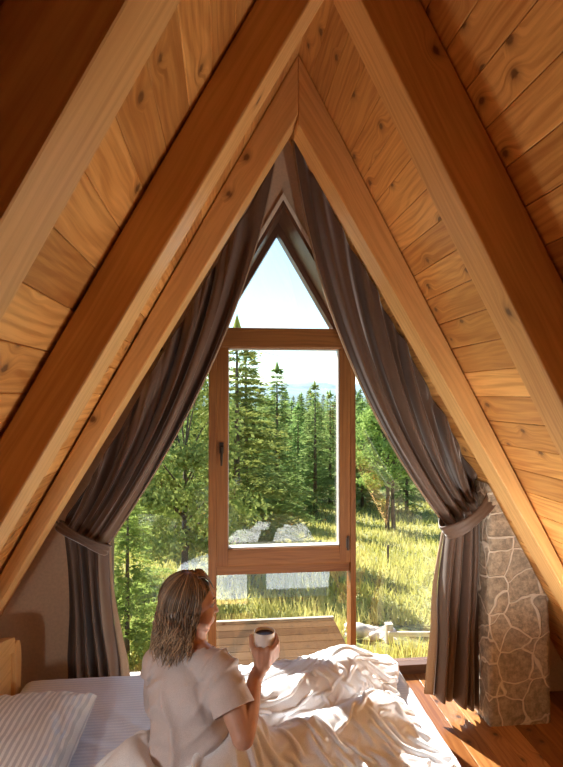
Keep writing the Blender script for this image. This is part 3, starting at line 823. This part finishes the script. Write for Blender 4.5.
for i in range(720):
    # root on the crown along a side parting, flows down over the skull, then falls to the shoulders
    th = hr.uniform(-2.9, 2.9)                   # 0 = forward, + towards the camera side
    side = 1 if hr.random() < .62 else -1
    th = side*hr.uniform(.62, math.pi)           # leaves the face clear
    e0 = hr.uniform(.02, .5)
    a, b, c = .107*S, .089*S, .101*S
    jit = hr.uniform(-.004, .007); pts = []
    oc = V((-.010*S, 0, .022*S))
    st = H(0.02*S, -.012*S, 0)
    for k in range(8):
        ph_ = lerp(e0, 1.75, k/7)
        tt = lerp(th*.82+side*.1, th, k/7)
        q = V((a*math.sin(ph_)*math.cos(tt), b*math.sin(ph_)*math.sin(tt), c*math.cos(ph_)))*(1+jit*8)+oc
        if q.x > .035*S+max(0, q.z-.03)*1.0: q.x = .035*S+max(0, q.z-.03)*1.0
        pts.append(V(q))
    q = pts[-1].copy(); L = hr.uniform(.09, .215)*S*(1.0-.25*max(0, math.cos(th)))
    wv = hr.uniform(0, 6.3)
    for k in range(1, 8):
        t = k/7
        tx = lerp(q.x, q.x*.75-.035*S, t); ty = q.y*(1+.10*t)+(.004+.015*t)*math.sin(wv+t*7)
        zz = q.z-L*t; amp = .004+.010*t
        p_ = V((tx+(.003+.012*t)*math.sin(wv*2+t*6), ty, zz))
        pts.append(p_)
    W = [hc+hf*p.x+hs*p.y+hu*p.z for p in pts]
    r0 = hr.uniform(.0016, .0034)
    rad = [r0*(.55+.45*math.sin(math.pi*min(1, (k+1)/10)))*(1 if k < 12 else .45 if k == 14 else .8) for k in range(15)]
    tone = min(1, hr.random()**1.5)
    i_t = len(lk.t); lk.tube(W, rad, 5, tone=tone)
    for q_ in range(14*5): lk.t[i_t+q_] = min(1, tone*(.55+.75*sm(5, 12, q_//5))+.18*sm(8, 14, q_//5))
for i in range(60):    # short loose wisps over the forehead
    s0 = hr.uniform(-.05, .06)*S; pts = []
    for k in range(6):
        t = k/5; pts.append(H(lerp(.02, .088, t)*S, s0*(1-.2*t), lerp(.117, .070, t**1.6)*S+.012*S*math.sin(t*math.pi)+hr.uniform(-.002, .002)))
    lk.tube(pts, [.003, .003, .0028, .0024, .002, .0008], 5, tone=hr.random()**1.5*.7)
lk.build('hair_locks', hair_m, woman, smooth=True)

# ---- mug
mug = empty('mug', mugc); tag(mug, 'white ceramic mug of black coffee raised in the woman\'s hand', 'mug')
mb = MB(); t = .0035
mb.lathe([(0, 0), (mr_*.72, 0), (mr_*.80, .006), (mr_*.90, mh*.4), (mr_, mh-.002), (mr_-.001, mh), (mr_-t, mh-.002), (mr_*.9-t, mh*.4), (mr_*.72-t, .008), (0, .007)], mugc, 40)
mb.build('cup', M['ceramic'], mug, smooth=True)
mb = MB(); mb.lathe([(0, .0), (mr_-t-.0006, .0)], mugc+V((0, 0, mh-.010)), 32); mb.lathe([(mr_-t-.0006, .0), (mr_-t-.002, -.004), (0, -.004)], mugc+V((0, 0, mh-.010)), 32)
mb.build('coffee', M['coffee'], mug, smooth=True)

# ================================================================ DUVET
# settled as real cloth: a sheet larger than its footprint is relaxed onto the bed, so it buckles into folds
import numpy as np
def pathdist(x, y, pts):
    best = np.full_like(x, 9.0)
    for (ax, ay), (bx, by) in zip(pts[:-1], pts[1:]):
        dx, dy = bx-ax, by-ay; t = np.clip(((x-ax)*dx+(y-ay)*dy)/(dx*dx+dy*dy), 0, 1)
        best = np.minimum(best, np.hypot(x-ax-dx*t, y-ay-dy*t))
    return best
PX, PY = pelvis.x, pelvis.y
legA = [(PX+.1, PY), (kR.x, kR.y), (fR.x, fR.y)]; legB = [(PX, PY+.1), (kL.x, kL.y), (fL.x+.06, fL.y+.04)]
def nsm(a, b, x):
    t = np.clip((x-a)/(b-a), 0, 1); return t*t*(3-2*t)
def obstacle(x, y):
    z = np.full_like(x, .018)
    z = z+.125*np.exp(-(pathdist(x, y, legA)/.12)**2)
    z = np.maximum(z, .115*np.exp(-(pathdist(x, y, legB)/.11)**2)+.018)
    z = z+.125*np.exp(-(((x-.58)/.22)**2+((y-2.60)/.15)**2))+.035*np.exp(-(((x-.15)/.22)**2+((y-2.55)/.14)**2))
    r = np.hypot((x-PX), (y-PY)); z = z+.165*np.exp(-((np.maximum(r, .13)-.165)/.085)**2)*(1-.3*nsm(PY, PY+.2, y))
    z = z+.12*np.exp(-(((x+.36)/.09)**2+((y-1.80)/.16)**2))
    return BZ+z
def left_b(y): return -.43+.40*nsm(2.05, 2.45, y)+.10*nsm(2.5, 2.75, y)+.02*np.sin(y*9)
def right_b(y): return .835-.07*nsm(1.9, 2.35, y)*nsm(2.75, 2.3, y)-.06*nsm(2.0, 1.6, y)+.012*np.sin(y*17)
def far_b(x): return 2.755+.012*np.sin(x*13)-.04*nsm(.25, .05, x)
DY0 = 1.16
NU, NV = 190, 240
U, W_ = np.meshgrid(np.linspace(0, 1, NU+1), np.linspace(0, 1, NV+1), indexing='ij')
yy = DY0+(2.80-DY0)*W_; X0 = left_b(yy)+(right_b(yy)-left_b(yy))*U; Y0 = DY0+(far_b(X0)-DY0)*W_
g = np.random.default_rng(5)
def smooth_noise(k, s):
    a = g.normal(size=(NU+1, NV+1))
    for _ in range(k):
        a = (np.roll(a, 1, 0)+np.roll(a, -1, 0)+np.roll(a, 1, 1)+np.roll(a, -1, 1)+a)/5
    return a/a.std()*s
P = np.stack([X0, Y0, obstacle(X0, Y0)+.02+smooth_noise(6, .006)+smooth_noise(60, .012)], -1)
st = 1.0+.0*X0
rest_u = np.linalg.norm(np.diff(np.stack([X0, Y0], -1), axis=0), axis=-1); rest_v = np.linalg.norm(np.diff(np.stack([X0, Y0], -1), axis=1), axis=-1)
ku = STRU+smooth_noise(40, .09)[1:, :]*1.0; kv = STRV+smooth_noise(40, .09)[:, 1:]*1.0
rest_u = rest_u*ku; rest_v = rest_v*kv
def diag(a, b): return np.sqrt(a**2+b**2)
rd = diag(rest_u[:, 1:], rest_v[1:, :])
def solve(P, A, B, rest, k, wa=.5, wb=.5):
    d = P[B]-P[A]; L = np.linalg.norm(d, axis=-1)+1e-9
    c = (d*((L-rest)/L*k)[..., None])
    P[A] += c*wa; P[B] -= c*wb
S = slice
def sets(n, step, par): return None
vel = np.zeros_like(P)
def both(axis, step, rest, k):
    n = P.shape[axis]
    for o_ in range(2*step):
        ia = np.arange(o_, n-step, 2*step) if step > 1 or True else None
        if len(ia) == 0: continue
        if axis == 0: A = (ia, S(None)); Bq = (ia+step, S(None)); r = rest[ia]
        else: A = (S(None), ia); Bq = (S(None), ia+step); r = rest[:, ia]
        solve(P, A, Bq, r, k)
def skip(rest, step, axis):
    c = np.cumsum(np.concatenate([np.zeros_like(np.take(rest, [0], axis)), rest], axis), axis)
    if axis == 0: return c[step:]-c[:-step]
    return c[:, step:]-c[:, :-step]
r2u, r2v, r4u, r4v = skip(rest_u, 2, 0), skip(rest_v, 2, 1), skip(rest_u, 4, 0), skip(rest_v, 4, 1)
bx, by = X0.copy(), Y0.copy()
for it_ in range(NSTEP):
    prev = P.copy()
    vel[..., 2] -= .0009; vel *= .90
    P += vel
    for _ in range(5):
        both(0, 1, rest_u, 1.0); both(1, 1, rest_v, 1.0)
        for oi in (0, 1):
            for oj in (0, 1):
                i_ = np.arange(oi, NU, 2); j_ = np.arange(oj, NV, 2); I, J = np.meshgrid(i_, j_, indexing='ij')
                solve(P, (I, J), (I+1, J+1), rd[I, J], .35); solve(P, (I+1, J), (I, J+1), rd[I, J], .35)
        both(0, 2, r2u, .25); both(1, 2, r2v, .25); both(0, 4, r4u, .02); both(1, 4, r4v, .02)
        h = obstacle(P[..., 0], P[..., 1]); pen = P[..., 2] < h
        P[..., 2] = np.where(pen, h, P[..., 2])
        fr = (pen*.35)[..., None]; P[..., :2] = P[..., :2]*(1-fr)+prev[..., :2]*fr
        P[0, :, 0] = bx[0]; P[-1, :, 0] = bx[-1]; P[:, 0, 1] = by[:, 0]; P[:, -1, 1] = by[:, -1]
        lo = obstacle(P[..., 0], P[..., 1])
        for sl_ in ((0, S(None)), (-1, S(None)), (S(None), -1), (S(None), 0)):
            P[sl_+(2,)] = np.minimum(P[sl_+(2,)], lo[sl_]*.3+(BZ+.012)*.7+.01)
        P[..., 2] = np.minimum(P[..., 2], h+.07)
    vel = (P-prev)*.9; vel = np.clip(vel, -.01, .01)
for _ in range(2):
    Q_ = P.copy(); Q_[1:-1, 1:-1] = P[1:-1, 1:-1]*.6+.1*(P[2:, 1:-1]+P[:-2, 1:-1]+P[1:-1, 2:]+P[1:-1, :-2]); P = Q_
mb = MB()
mb.grid(lambda i, j: V(P[i, j]), NU, NV, uvs=lambda i, j: (X0[i, j], Y0[i, j]))
o = mb.build('duvet', M['duvet'], None, smooth=True, solid=.012)
o.modifiers['solid'].offset = -.2
m_ = o.modifiers.new('sub', 'SUBSURF'); m_.levels = 1; m_.render_levels = 2
tag(o, 'crumpled white duvet heaped over the bed around the woman', 'duvet')
# ================================================================ OUTSIDE
def gz(x, y):
    if y < 6: b = -.95
    elif y < 22: b = -.95-(y-6)*.15
    else: b = -3.35-(y-22)*.03
    return b+.10*fnoise(x*.25, y*.25)+.03*fnoise(x*1.3, y*1.3)+(.02*(x) if y > 6 else 0)*0
mground, nt = mat_new('meadow'); n = N(nt)
tc = n('ShaderNodeTexCoord').outputs['Object']
a = n('ShaderNodeTexNoise', {'Vector': tc, 'Scale': .6, 'Detail': 5.0}).outputs[0]
b = n('ShaderNodeTexNoise', {'Vector': tc, 'Scale': 14.0, 'Detail': 5.0, 'Roughness': .7}).outputs[0]
c = n.mix(n.mr(a, .35, .65), (.30, .34, .07), (.52, .50, .16)); c = n.mix(n.mr(b, .35, .7), (.11, .10, .035), c)
bp = n('ShaderNodeBump', {'Strength': .8, 'Distance': .08, 'Height': b})
out(nt, n('ShaderNodeBsdfPrincipled', {'Base Color': c, 'Roughness': .95, 'Normal': bp.outputs[0]}).outputs[0])
mb = MB()
ys = [-12+i*1.0 for i in range(16)]+[4+i*.4 for i in range(60)]+[28+i*3 for i in range(40)]+[150, 200, 300, 500]
xs = [-400, -250, -150, -100]+[-70+i*2.0 for i in range(28)]+[-14+i*.5 for i in range(60)]+[16+i*2.0 for i in range(28)]+[72, 100, 150, 250, 400]
mb.grid(lambda i, j: V((xs[i], ys[j], gz(xs[i], ys[j]))), len(xs)-1, len(ys)-1)
o = mb.build('ground', mground, smooth=True); tag(o, kind='structure')

def conifer(seed, h, rad, levels, per, spray, dens=1.0, droop=.25, openness=.0):
    r = random.Random(seed); fo = MB(); tr = MB()
    tr.tube([(0, 0, -.3), (0, 0, h*.5), (0, 0, h*.97)], [.018*h, .011*h, .002*h], 7)
    for l in range(levels):
        t = (l+r.random()*.6)/levels; z = h*(.07+.91*t)
        R = rad*((1-t)**.75)*(.75+.25*r.random())+.03*h*(1-t*.5)*.5
        for k in range(per):
            if r.random() < openness: continue
            an = r.uniform(0, 6.283); d = V((math.cos(an), math.sin(an), 0)); L = R*r.uniform(.65, 1.08)
            ns = max(2, int(L/spray*2.2*dens))
            for q in range(ns):
                s = (q+r.random())/ns; s = .12+.88*s
                c = V((0, 0, z))+d*L*s+V((0, 0, -droop*L*s*s+.08*L*s))
                for w in range(3):
                    a2 = an+r.uniform(-1.2, 1.2); e = V((math.cos(a2), math.sin(a2), r.uniform(-.45, .35)))*spray*r.uniform(.6, 1.15)
                    sd = e.cross(V((r.uniform(-.6, .6), r.uniform(-.6, .6), 1))).normalized()*spray*r.uniform(.10, .2)
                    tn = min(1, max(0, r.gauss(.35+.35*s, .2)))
                    i0 = len(fo.v); fo.v += [tuple(c-sd*.6), tuple(c+e*.55+sd), tuple(c+e), tuple(c+e*.5-sd)]
                    fo.f.append((i0, i0+3, i0+2, i0+1)); fo.uv.append([(0, 0)]*4); fo.t.append(tn)
    for k in range(5):
        i0 = len(fo.v); fo.v += [(0, 0, h*.93), (.02*h*math.cos(k), .02*h*math.sin(k), h*.955), (0, 0, h*1.02)]; fo.f.append((i0, i0+1, i0+2)); fo.uv.append([(0, 0)]*3); fo.t.append(.5)
    return fo, tr
def leafy(seed, h, crown, nleaf, leaf, trunks=((0, 0),), z0=.3, clusters=26):
    r = random.Random(seed); fo = MB(); tr = MB(); cl = []
    for tx, ty in trunks:
        tp = V((tx+r.uniform(-.1, .1), ty, h*.72))
        P = [V((tx, ty, -.3)), V((tx+r.uniform(-.04, .04)*h*.3, ty, h*.3)), tp]
        tr.tube(P, [.02*h, .015*h, .006*h], 8)
        for k in range(clusters//len(trunks)):
            t = r.uniform(z0, 1); an = r.uniform(0, 6.28); rr = crown*math.sin(math.pi*(.12+.80*(t-z0)/(1-z0)))**.7*r.uniform(.35, 1)
            c = V((math.cos(an)*rr, math.sin(an)*rr, h*t)); cl.append((c, crown*r.uniform(.2, .38)))
            base = V((tx, ty, 0)).lerp(tp, min(1, t*.8)); base.z = min(h*.7, h*t*.75)
            tr.tube([base, base.lerp(c, .55)+V((0, 0, .03*h)), c], [.005*h, .0035*h, .0015*h], 5)
    for i in range(nleaf):
        c, cr = cl[i % len(cl)]
        q = V((r.gauss(0, 1), r.gauss(0, 1), r.gauss(0, .6)))*cr*.55; p = c+q
        e = V((r.gauss(0, 1), r.gauss(0, 1), r.gauss(0, .7))).normalized()*leaf*r.uniform(.6, 1.2); s = e.orthogonal().normalized()*leaf*.35
        i0 = len(fo.v); fo.v += [tuple(p), tuple(p+e*.5+s), tuple(p+e), tuple(p+e*.5-s)]; fo.f.append((i0, i0+3, i0+2, i0+1)); fo.uv.append([(0, 0)]*4)
        fo.t.append(min(1, max(0, r.gauss(.5, .25))))
    return fo, tr
protos = {}
def proto(key, gen, fm):
    fo, tr = gen; root = empty('tree', (0, 0, 0)); a = fo.build('foliage', M[fm], root); b = tr.build('trunk', M['bark'], root, smooth=True)
    a.matrix_parent_inverse = Matrix(); b.matrix_parent_inverse = Matrix()
    protos[key] = [root, a, b, False]
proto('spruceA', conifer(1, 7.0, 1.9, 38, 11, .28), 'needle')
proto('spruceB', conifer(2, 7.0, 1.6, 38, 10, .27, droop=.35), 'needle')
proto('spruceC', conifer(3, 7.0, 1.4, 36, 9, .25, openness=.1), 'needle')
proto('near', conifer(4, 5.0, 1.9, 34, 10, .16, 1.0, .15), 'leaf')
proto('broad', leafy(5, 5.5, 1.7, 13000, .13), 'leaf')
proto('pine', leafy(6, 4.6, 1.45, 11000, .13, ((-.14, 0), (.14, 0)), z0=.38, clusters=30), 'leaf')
def tree(key, name, x, y, h, rz, label, cat='tree', group=None):
    pr = protos[key]
    base = {'near': 5.0, 'broad': 5.5, 'pine': 4.6}.get(key, 7.0); s = h/base
    if not pr[3]: root, parts = pr[0], None; pr[3] = True
    else:
        root = pr[0].copy(); C.objects.link(root)
        for k in ('label', 'category', 'group'):
            if k in root: del root[k]
        for ch in pr[1:3]:
            c = ch.copy(); C.objects.link(c); c.parent = root; c.matrix_parent_inverse = Matrix()
    root.name = name; root.location = (x, y, gz(x, y)-.05); root.scale = (s, s, s); root.rotation_euler = (0, 0, rz)
    tag(root, label, cat, group); return root
placed = []
RAD = {'spruceA': .25, 'spruceB': .21, 'spruceC': .17, 'near': .40, 'broad': .34, 'pine': .30}
def fits(key, px, top, Y):
    p = at(px, top, Y); h = p.z-gz(p.x, Y); r = RAD[key]*h
    return all(math.hypot(p.x-a, Y-b) > .92*(r+c) for a, b, c in placed)
def tree_px(key, name, px, top, Y, label, group=None, sc=1.0):
    p = at(px, top, Y); g = gz(p.x, Y); placed.append((p.x, Y, RAD[key]*(p.z-g))); return tree(key, name, p.x, Y, (p.z-g), rnd.uniform(0, 6.28), label, 'tree', group)
TG = 'trees of the forest outside'
# individual trees that stand out
tree_px('spruceA', 'spruce_tree', 246, 338, 15, 'tall broad spruce rising at the left edge of the opening sash')
tree_px('spruceB', 'spruce_tree', 277, 362, 21, 'pointed spruce standing left of centre in the opening sash, against the sky')
tree_px('spruceC', 'spruce_tree', 315, 380, 24, 'slender spruce seen right of centre in the opening sash')
tree_px('spruceC', 'spruce_tree', 330, 390, 27, 'slim spruce close beside the right post of the opening sash')
tree_px('spruceB', 'spruce_tree', 298, 402, 26, 'small spruce between the taller ones in the middle of the opening sash')
tree_px('pine', 'pine_tree', 390, 408, 19, 'small open pine with two thin trunks on the bright meadow').rotation_euler = (0, 0, .15)
tree_px('spruceA', 'spruce_tree', 362, 398, 26, 'dark spruce close to the right of the middle window post')
tree_px('broad', 'leafy_tree', 185, 382, 8.8, 'leafy tree filling the upper part of the left side pane')
tree_px('near', 'spruce_tree', 237, 316, 12.0, 'tall tree whose tip shows beside the left curtain above the transom')
tree_px('broad', 'leafy_tree', 108, 400, 11.5, 'leafy tree mostly hidden behind the left curtain')
tree_px('near', 'spruce_tree', 128, 478, 5.9, 'young spruce with yellow green branches beside the left curtain')
r2 = random.Random(21); kinds = ['spruceA', 'spruceB', 'spruceA', 'spruceC']
wordsx = []
# the belt of forest: rows further and further back
rows = [(27, 30, 395, 420, 215, 350, 7), (33, 37, 398, 412, 200, 360, 8), (42, 48, 394, 408, 190, 470, 14), (52, 60, 390, 402, 180, 480, 22), (66, 84, 388, 397, 170, 490, 34), (86, 110, 388, 395, 170, 490, 44),
        (20, 26, 380, 420, 90, 225, 9), (14, 17, 410, 450, 95, 215, 5), (24, 34, 396, 410, 395, 500, 7)]
for ya, yb, ta, tb, xa, xb, k in rows:
    for i in range(k):
        for tries in range(60):
            px = lerp(xa, xb, (i+r2.uniform(-.3, 1.3))/k); Y = r2.uniform(ya, yb+tries*.12); top = r2.uniform(ta, tb); kd = r2.choice(kinds)
            if fits(kd, px, top, Y): break
        else: continue
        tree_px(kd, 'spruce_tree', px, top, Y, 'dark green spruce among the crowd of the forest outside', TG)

# far hills, the blue of distance haze put into their base colour
mhill = plain('far_forest_hazed', (.16, .26, .30), 1.0, nscale=.02, noise_amt=.2, bump=0)
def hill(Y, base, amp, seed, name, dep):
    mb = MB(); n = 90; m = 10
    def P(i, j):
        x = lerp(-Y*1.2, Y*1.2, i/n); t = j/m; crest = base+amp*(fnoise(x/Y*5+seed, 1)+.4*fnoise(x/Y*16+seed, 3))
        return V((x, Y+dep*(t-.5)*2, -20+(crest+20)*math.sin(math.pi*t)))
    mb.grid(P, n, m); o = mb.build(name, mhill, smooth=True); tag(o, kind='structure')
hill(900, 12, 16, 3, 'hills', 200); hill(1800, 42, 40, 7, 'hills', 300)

# power line
mb = MB(); p, q = at(262, 352, 40), at(352, 374, 40); d = (q-p); p0 = p-d*3; q0 = q+d*3
mb.tube([p0.lerp(q0, k/24)+V((0, 0, -1.2*math.sin(math.pi*k/24)+1.2)) for k in range(25)], .02, 5)
o = mb.build('power_line', M['metal']); tag(o, 'thin power line crossing the sky above the spruces', 'power line')

# deck below the window
dk = empty('deck', (0, 4.2, -.95)); tag(dk, 'wooden deck just outside the window with a pale front edge', 'deck')
mb = MB(); y = 3.78
while y < 4.80: mb.box((-.30, y, -.15), (.98, y+.125, -.12), (1, 0, 0)); y += .13
mb.build('deck_boards', M['deck'], dk, bevel=.002)
mb = MB(); mb.box((-.30, 4.83, -.26), (.98, 4.87, -.10), (1, 0, 0)); mb.build('edge_beam', M['weathered'], dk, bevel=.003)
for x in (-.2, .9):
    mb = MB(); mb.box((x-.05, 4.70, -1.1), (x+.05, 4.80, -.15)); mb.build('deck_post', M['weathered'], dk)
# house wall below the floor, outside
mb = MB(); mb.box((XL0-.2, 3.55, -1.3), (XR0+.2, 3.75, -.2)); o = mb.build('wall_foundation', M['fieldstone']); tag(o, kind='structure')

# low garden wall of field stones with a rail fence
gw = MB(); r3 = random.Random(4)
for k in range(60):
    px = r3.uniform(348, 395); t = r3.random(); 
    p = at(px, lerp(656, 632, t)-6*sm(380, 350, px), 6.2+.5*r3.random()); s = r3.uniform(.07, .15)
    gw.ellipsoid(p-V((0, 0, .03)), (s, s*.8, s*.7), Matrix.Rotation(r3.uniform(0, 3), 3, 'Z') @ Matrix.Rotation(r3.uniform(-.4, .4), 3, 'X'), 10, 7, r3.random())
a_, b_ = at(345, 648, 6.4), at(396, 652, 6.4)
gw.box((a_.x, 6.25, -1.1), (b_.x, 6.6, max(a_.z, -.98)+.02))
o = gw.build('garden_wall', plain('pale_stone', (.58, .50, .42), .9, nscale=9, noise_amt=.3, bump=.5), smooth=True); tag(o, 'low wall of pale field stones outside, right of the window post', 'stone wall')
fn = empty('rail_fence', at(412, 655, 6.0)); tag(fn, 'low pale rail fence outside the right side pane', 'fence')
p0, p1 = at(388, 634, 6.0), at(455, 634, 6.0); z1_ = p0.z; 
for zz in (0, -.20):
    mb = MB(); mb.bar(p0+V((0, 0, zz)), p1+V((0, 0, zz)), .05, (0, 0, 1), .03, (0, 1, 0)); mb.build('fence_rail', M['weathered'], fn, bevel=.003)
for px in (390, 450):
    q = at(px, 634, 6.05); mb = MB(); mb.box((q.x-.04, q.y-.0, -1.15), (q.x+.04, q.y+.08, z1_+.08)); mb.build('fence_post', M['weathered'], fn, bevel=.004)
q = at(388, 560, 12.0); g0 = gz(q.x, 12.0); mb = MB(); mb.tube([(q.x, 12, g0-.1), (q.x, 12, at(388, 545, 12).z)], .025, 7)
o = mb.build('stake', M['bark']); tag(o, 'thin dark stake standing alone in the meadow', 'stake')

# grass
gm = MB(); r4 = random.Random(9)
for k in range(52000):
    Y = 5.2+22*r4.random()**1.6; px = r4.uniform(-60, 620); p = at(px, 400, Y); x = p.x
    if Y < 6.9 and 345 < px < 470 and Y > 5.8: continue
    z = gz(x, Y); h = r4.uniform(.08, .26)*(1+.5*fnoise(x*.5, Y*.5)); a2 = r4.uniform(0, 6.28); w = .006+.0012*Y
    d = V((math.cos(a2), math.sin(a2), 0))*w; tip = V((r4.gauss(0, .06), r4.gauss(0, .06), h)); b0 = V((x, Y, z-.02))
    i0 = len(gm.v); gm.v += [tuple(b0-d), tuple(b0+d), tuple(b0+tip)]; gm.f.append((i0, i0+1, i0+2)); gm.uv.append([(0, 0)]*3); gm.t.append(min(1, max(0, .5+.9*fnoise(x*.6, Y*.6, 3)+r4.gauss(0, .15))))
o = gm.build('meadow_grass', M['grassb']); tag(o, 'tall yellow green meadow grass outside the window', 'grass', kind='stuff')

# ================================================================ LIGHT
# added uplighter right of the bed, out of view, to brighten the room
lx, ly = 1.25, 1.86
lamp = empty('fill_floor_lamp', (lx, ly, 0)); tag(lamp, 'added low floor uplighter right of the bed, out of view, brightening the room', 'fill lamp')
mb = MB(); mb.lathe([(0, 0), (.10, 0), (.10, .012), (.02, .02), (0, .02)], (lx, ly, 0), 32); mb.build('base', M['metal'], lamp, smooth=False)
mb = MB(); mb.tube([(lx, ly, .015), (lx, ly, .12), (lx, ly, .24)], .009, 12); mb.build('pole', M['metal'], lamp, smooth=True)
mb = MB(); mb.lathe([(0, .24), (.06, .245), (.10, .27), (.125, .36), (.121, .362), (.095, .275), (.058, .25), (0, .246)], (lx, ly, 0), 40); mb.build('fill_lamp_shade', M['chrome'], lamp, smooth=True)
mbulb, nt = mat_new('fill_bulb'); n = N(nt); out(nt, n('ShaderNodeEmission', {0: (1, .86, .68, 1), 1: 8.0}).outputs[0])
mb = MB(); mb.ellipsoid((lx, ly, .275), (.024, .024, .028), None, 20, 14); mb.build('bulb', mbulb, lamp, smooth=True)
ll = bpy.data.lights.new('fill_light', 'POINT'); ll.energy = FILL_LAMP; ll.color = (1, .95, .88); ll.shadow_soft_size = .05
lo = bpy.data.objects.new('fill_light', ll); C.objects.link(lo); lo.location = (lx, ly, .305); adopt(lo, lamp)
# added lamp on a stand, out of view, filling light on pillow and sheet
rl = empty('fill_bed_lamp', (-.78, .98, 0)); tag(rl, 'added dark metal lamp on a thin stand, out of view, brightening the head of the bed', 'fill lamp')
bx_, by_, bz_ = -.78, .98, 1.12; aim = (V((-.40, 2.15, .62))-V((bx_, by_, bz_))).normalized()
mb = MB(); mb.lathe([(0, 0), (.09, 0), (.09, .012), (.02, .02), (0, .02)], (bx_, by_, 0), 32); mb.build('base', M['metal'], rl)
mb = MB(); mb.tube([(bx_, by_, .015), (bx_, by_, .6), V((bx_, by_, bz_))-aim*.05], .008, 12); mb.build('pole', M['metal'], rl, smooth=True)
mb = MB(); mb.lathe([(0, -.05), (.022, -.05), (.03, -.01), (.062, .07), (.059, .07), (.027, -.008), (.0, -.04)], (bx_, by_, bz_), 36, aim); mb.build('fill_lamp_shade', M['metal'], rl, smooth=True)
mb = MB(); mb.ellipsoid(V((bx_, by_, bz_))+aim*.005, (.018, .018, .018), None, 16, 10); mb.build('bulb', mbulb, rl, smooth=True)
l2 = bpy.data.lights.new('bed_fill_light', 'SPOT'); l2.energy = FILL_LAMP2; l2.color = (1, .97, .94); l2.spot_size = math.radians(118); l2.spot_blend = .8; l2.shadow_soft_size = .04
l2o = bpy.data.objects.new('bed_fill_light', l2); C.objects.link(l2o); l2o.location = V((bx_, by_, bz_))+aim*.06; l2o.rotation_euler = (-aim).to_track_quat('Z', 'Y').to_euler(); adopt(l2o, rl)

w = bpy.data.worlds.new('sky'); SC.world = w; w.use_nodes = True; nt = w.node_tree; nt.nodes.clear()
SUN_EL, SUN_AZ = 35.0, -20.0           # azimuth from +Y, negative to the left
n = N(nt)
sky = n('ShaderNodeTexSky'); sky.sky_type = 'NISHITA'; sky.sun_disc = False; sky.sun_elevation = math.radians(SUN_EL); sky.sun_rotation = math.radians(SUN_AZ)
sky.altitude = 800; sky.air_density = 1.0; sky.dust_density = .5; sky.ozone_density = 2.0
bg = n('ShaderNodeBackground', {0: n.mix(1.0, sky.outputs[0], (.84, .98, 1.0), 'MULTIPLY'), 1: SKY})
o_ = n('ShaderNodeOutputWorld'); nt.links.new(bg.outputs[0], o_.inputs[0])
sl = bpy.data.lights.new('sun', 'SUN'); sl.energy = SUN; sl.angle = math.radians(.6); sl.color = (1, .96, .90)
so = bpy.data.objects.new('sun', sl); C.objects.link(so)
e, a = math.radians(SUN_EL), math.radians(SUN_AZ)
dirv = V((math.sin(a)*math.cos(e), math.cos(a)*math.cos(e), math.sin(e)))
so.rotation_euler = dirv.to_track_quat('Z', 'Y').to_euler(); so.location = dirv*50

vs = SC.view_settings; vs.view_transform = 'Standard'; vs.look = 'None'; vs.exposure = EXPO; vs.gamma = 1; vs.use_curve_mapping = False
SC.cycles.use_denoising = True; SC.cycles.max_bounces = 14; SC.cycles.diffuse_bounces = 8; SC.cycles.transparent_max_bounces = 16
SC.cycles.sample_clamp_indirect = 12
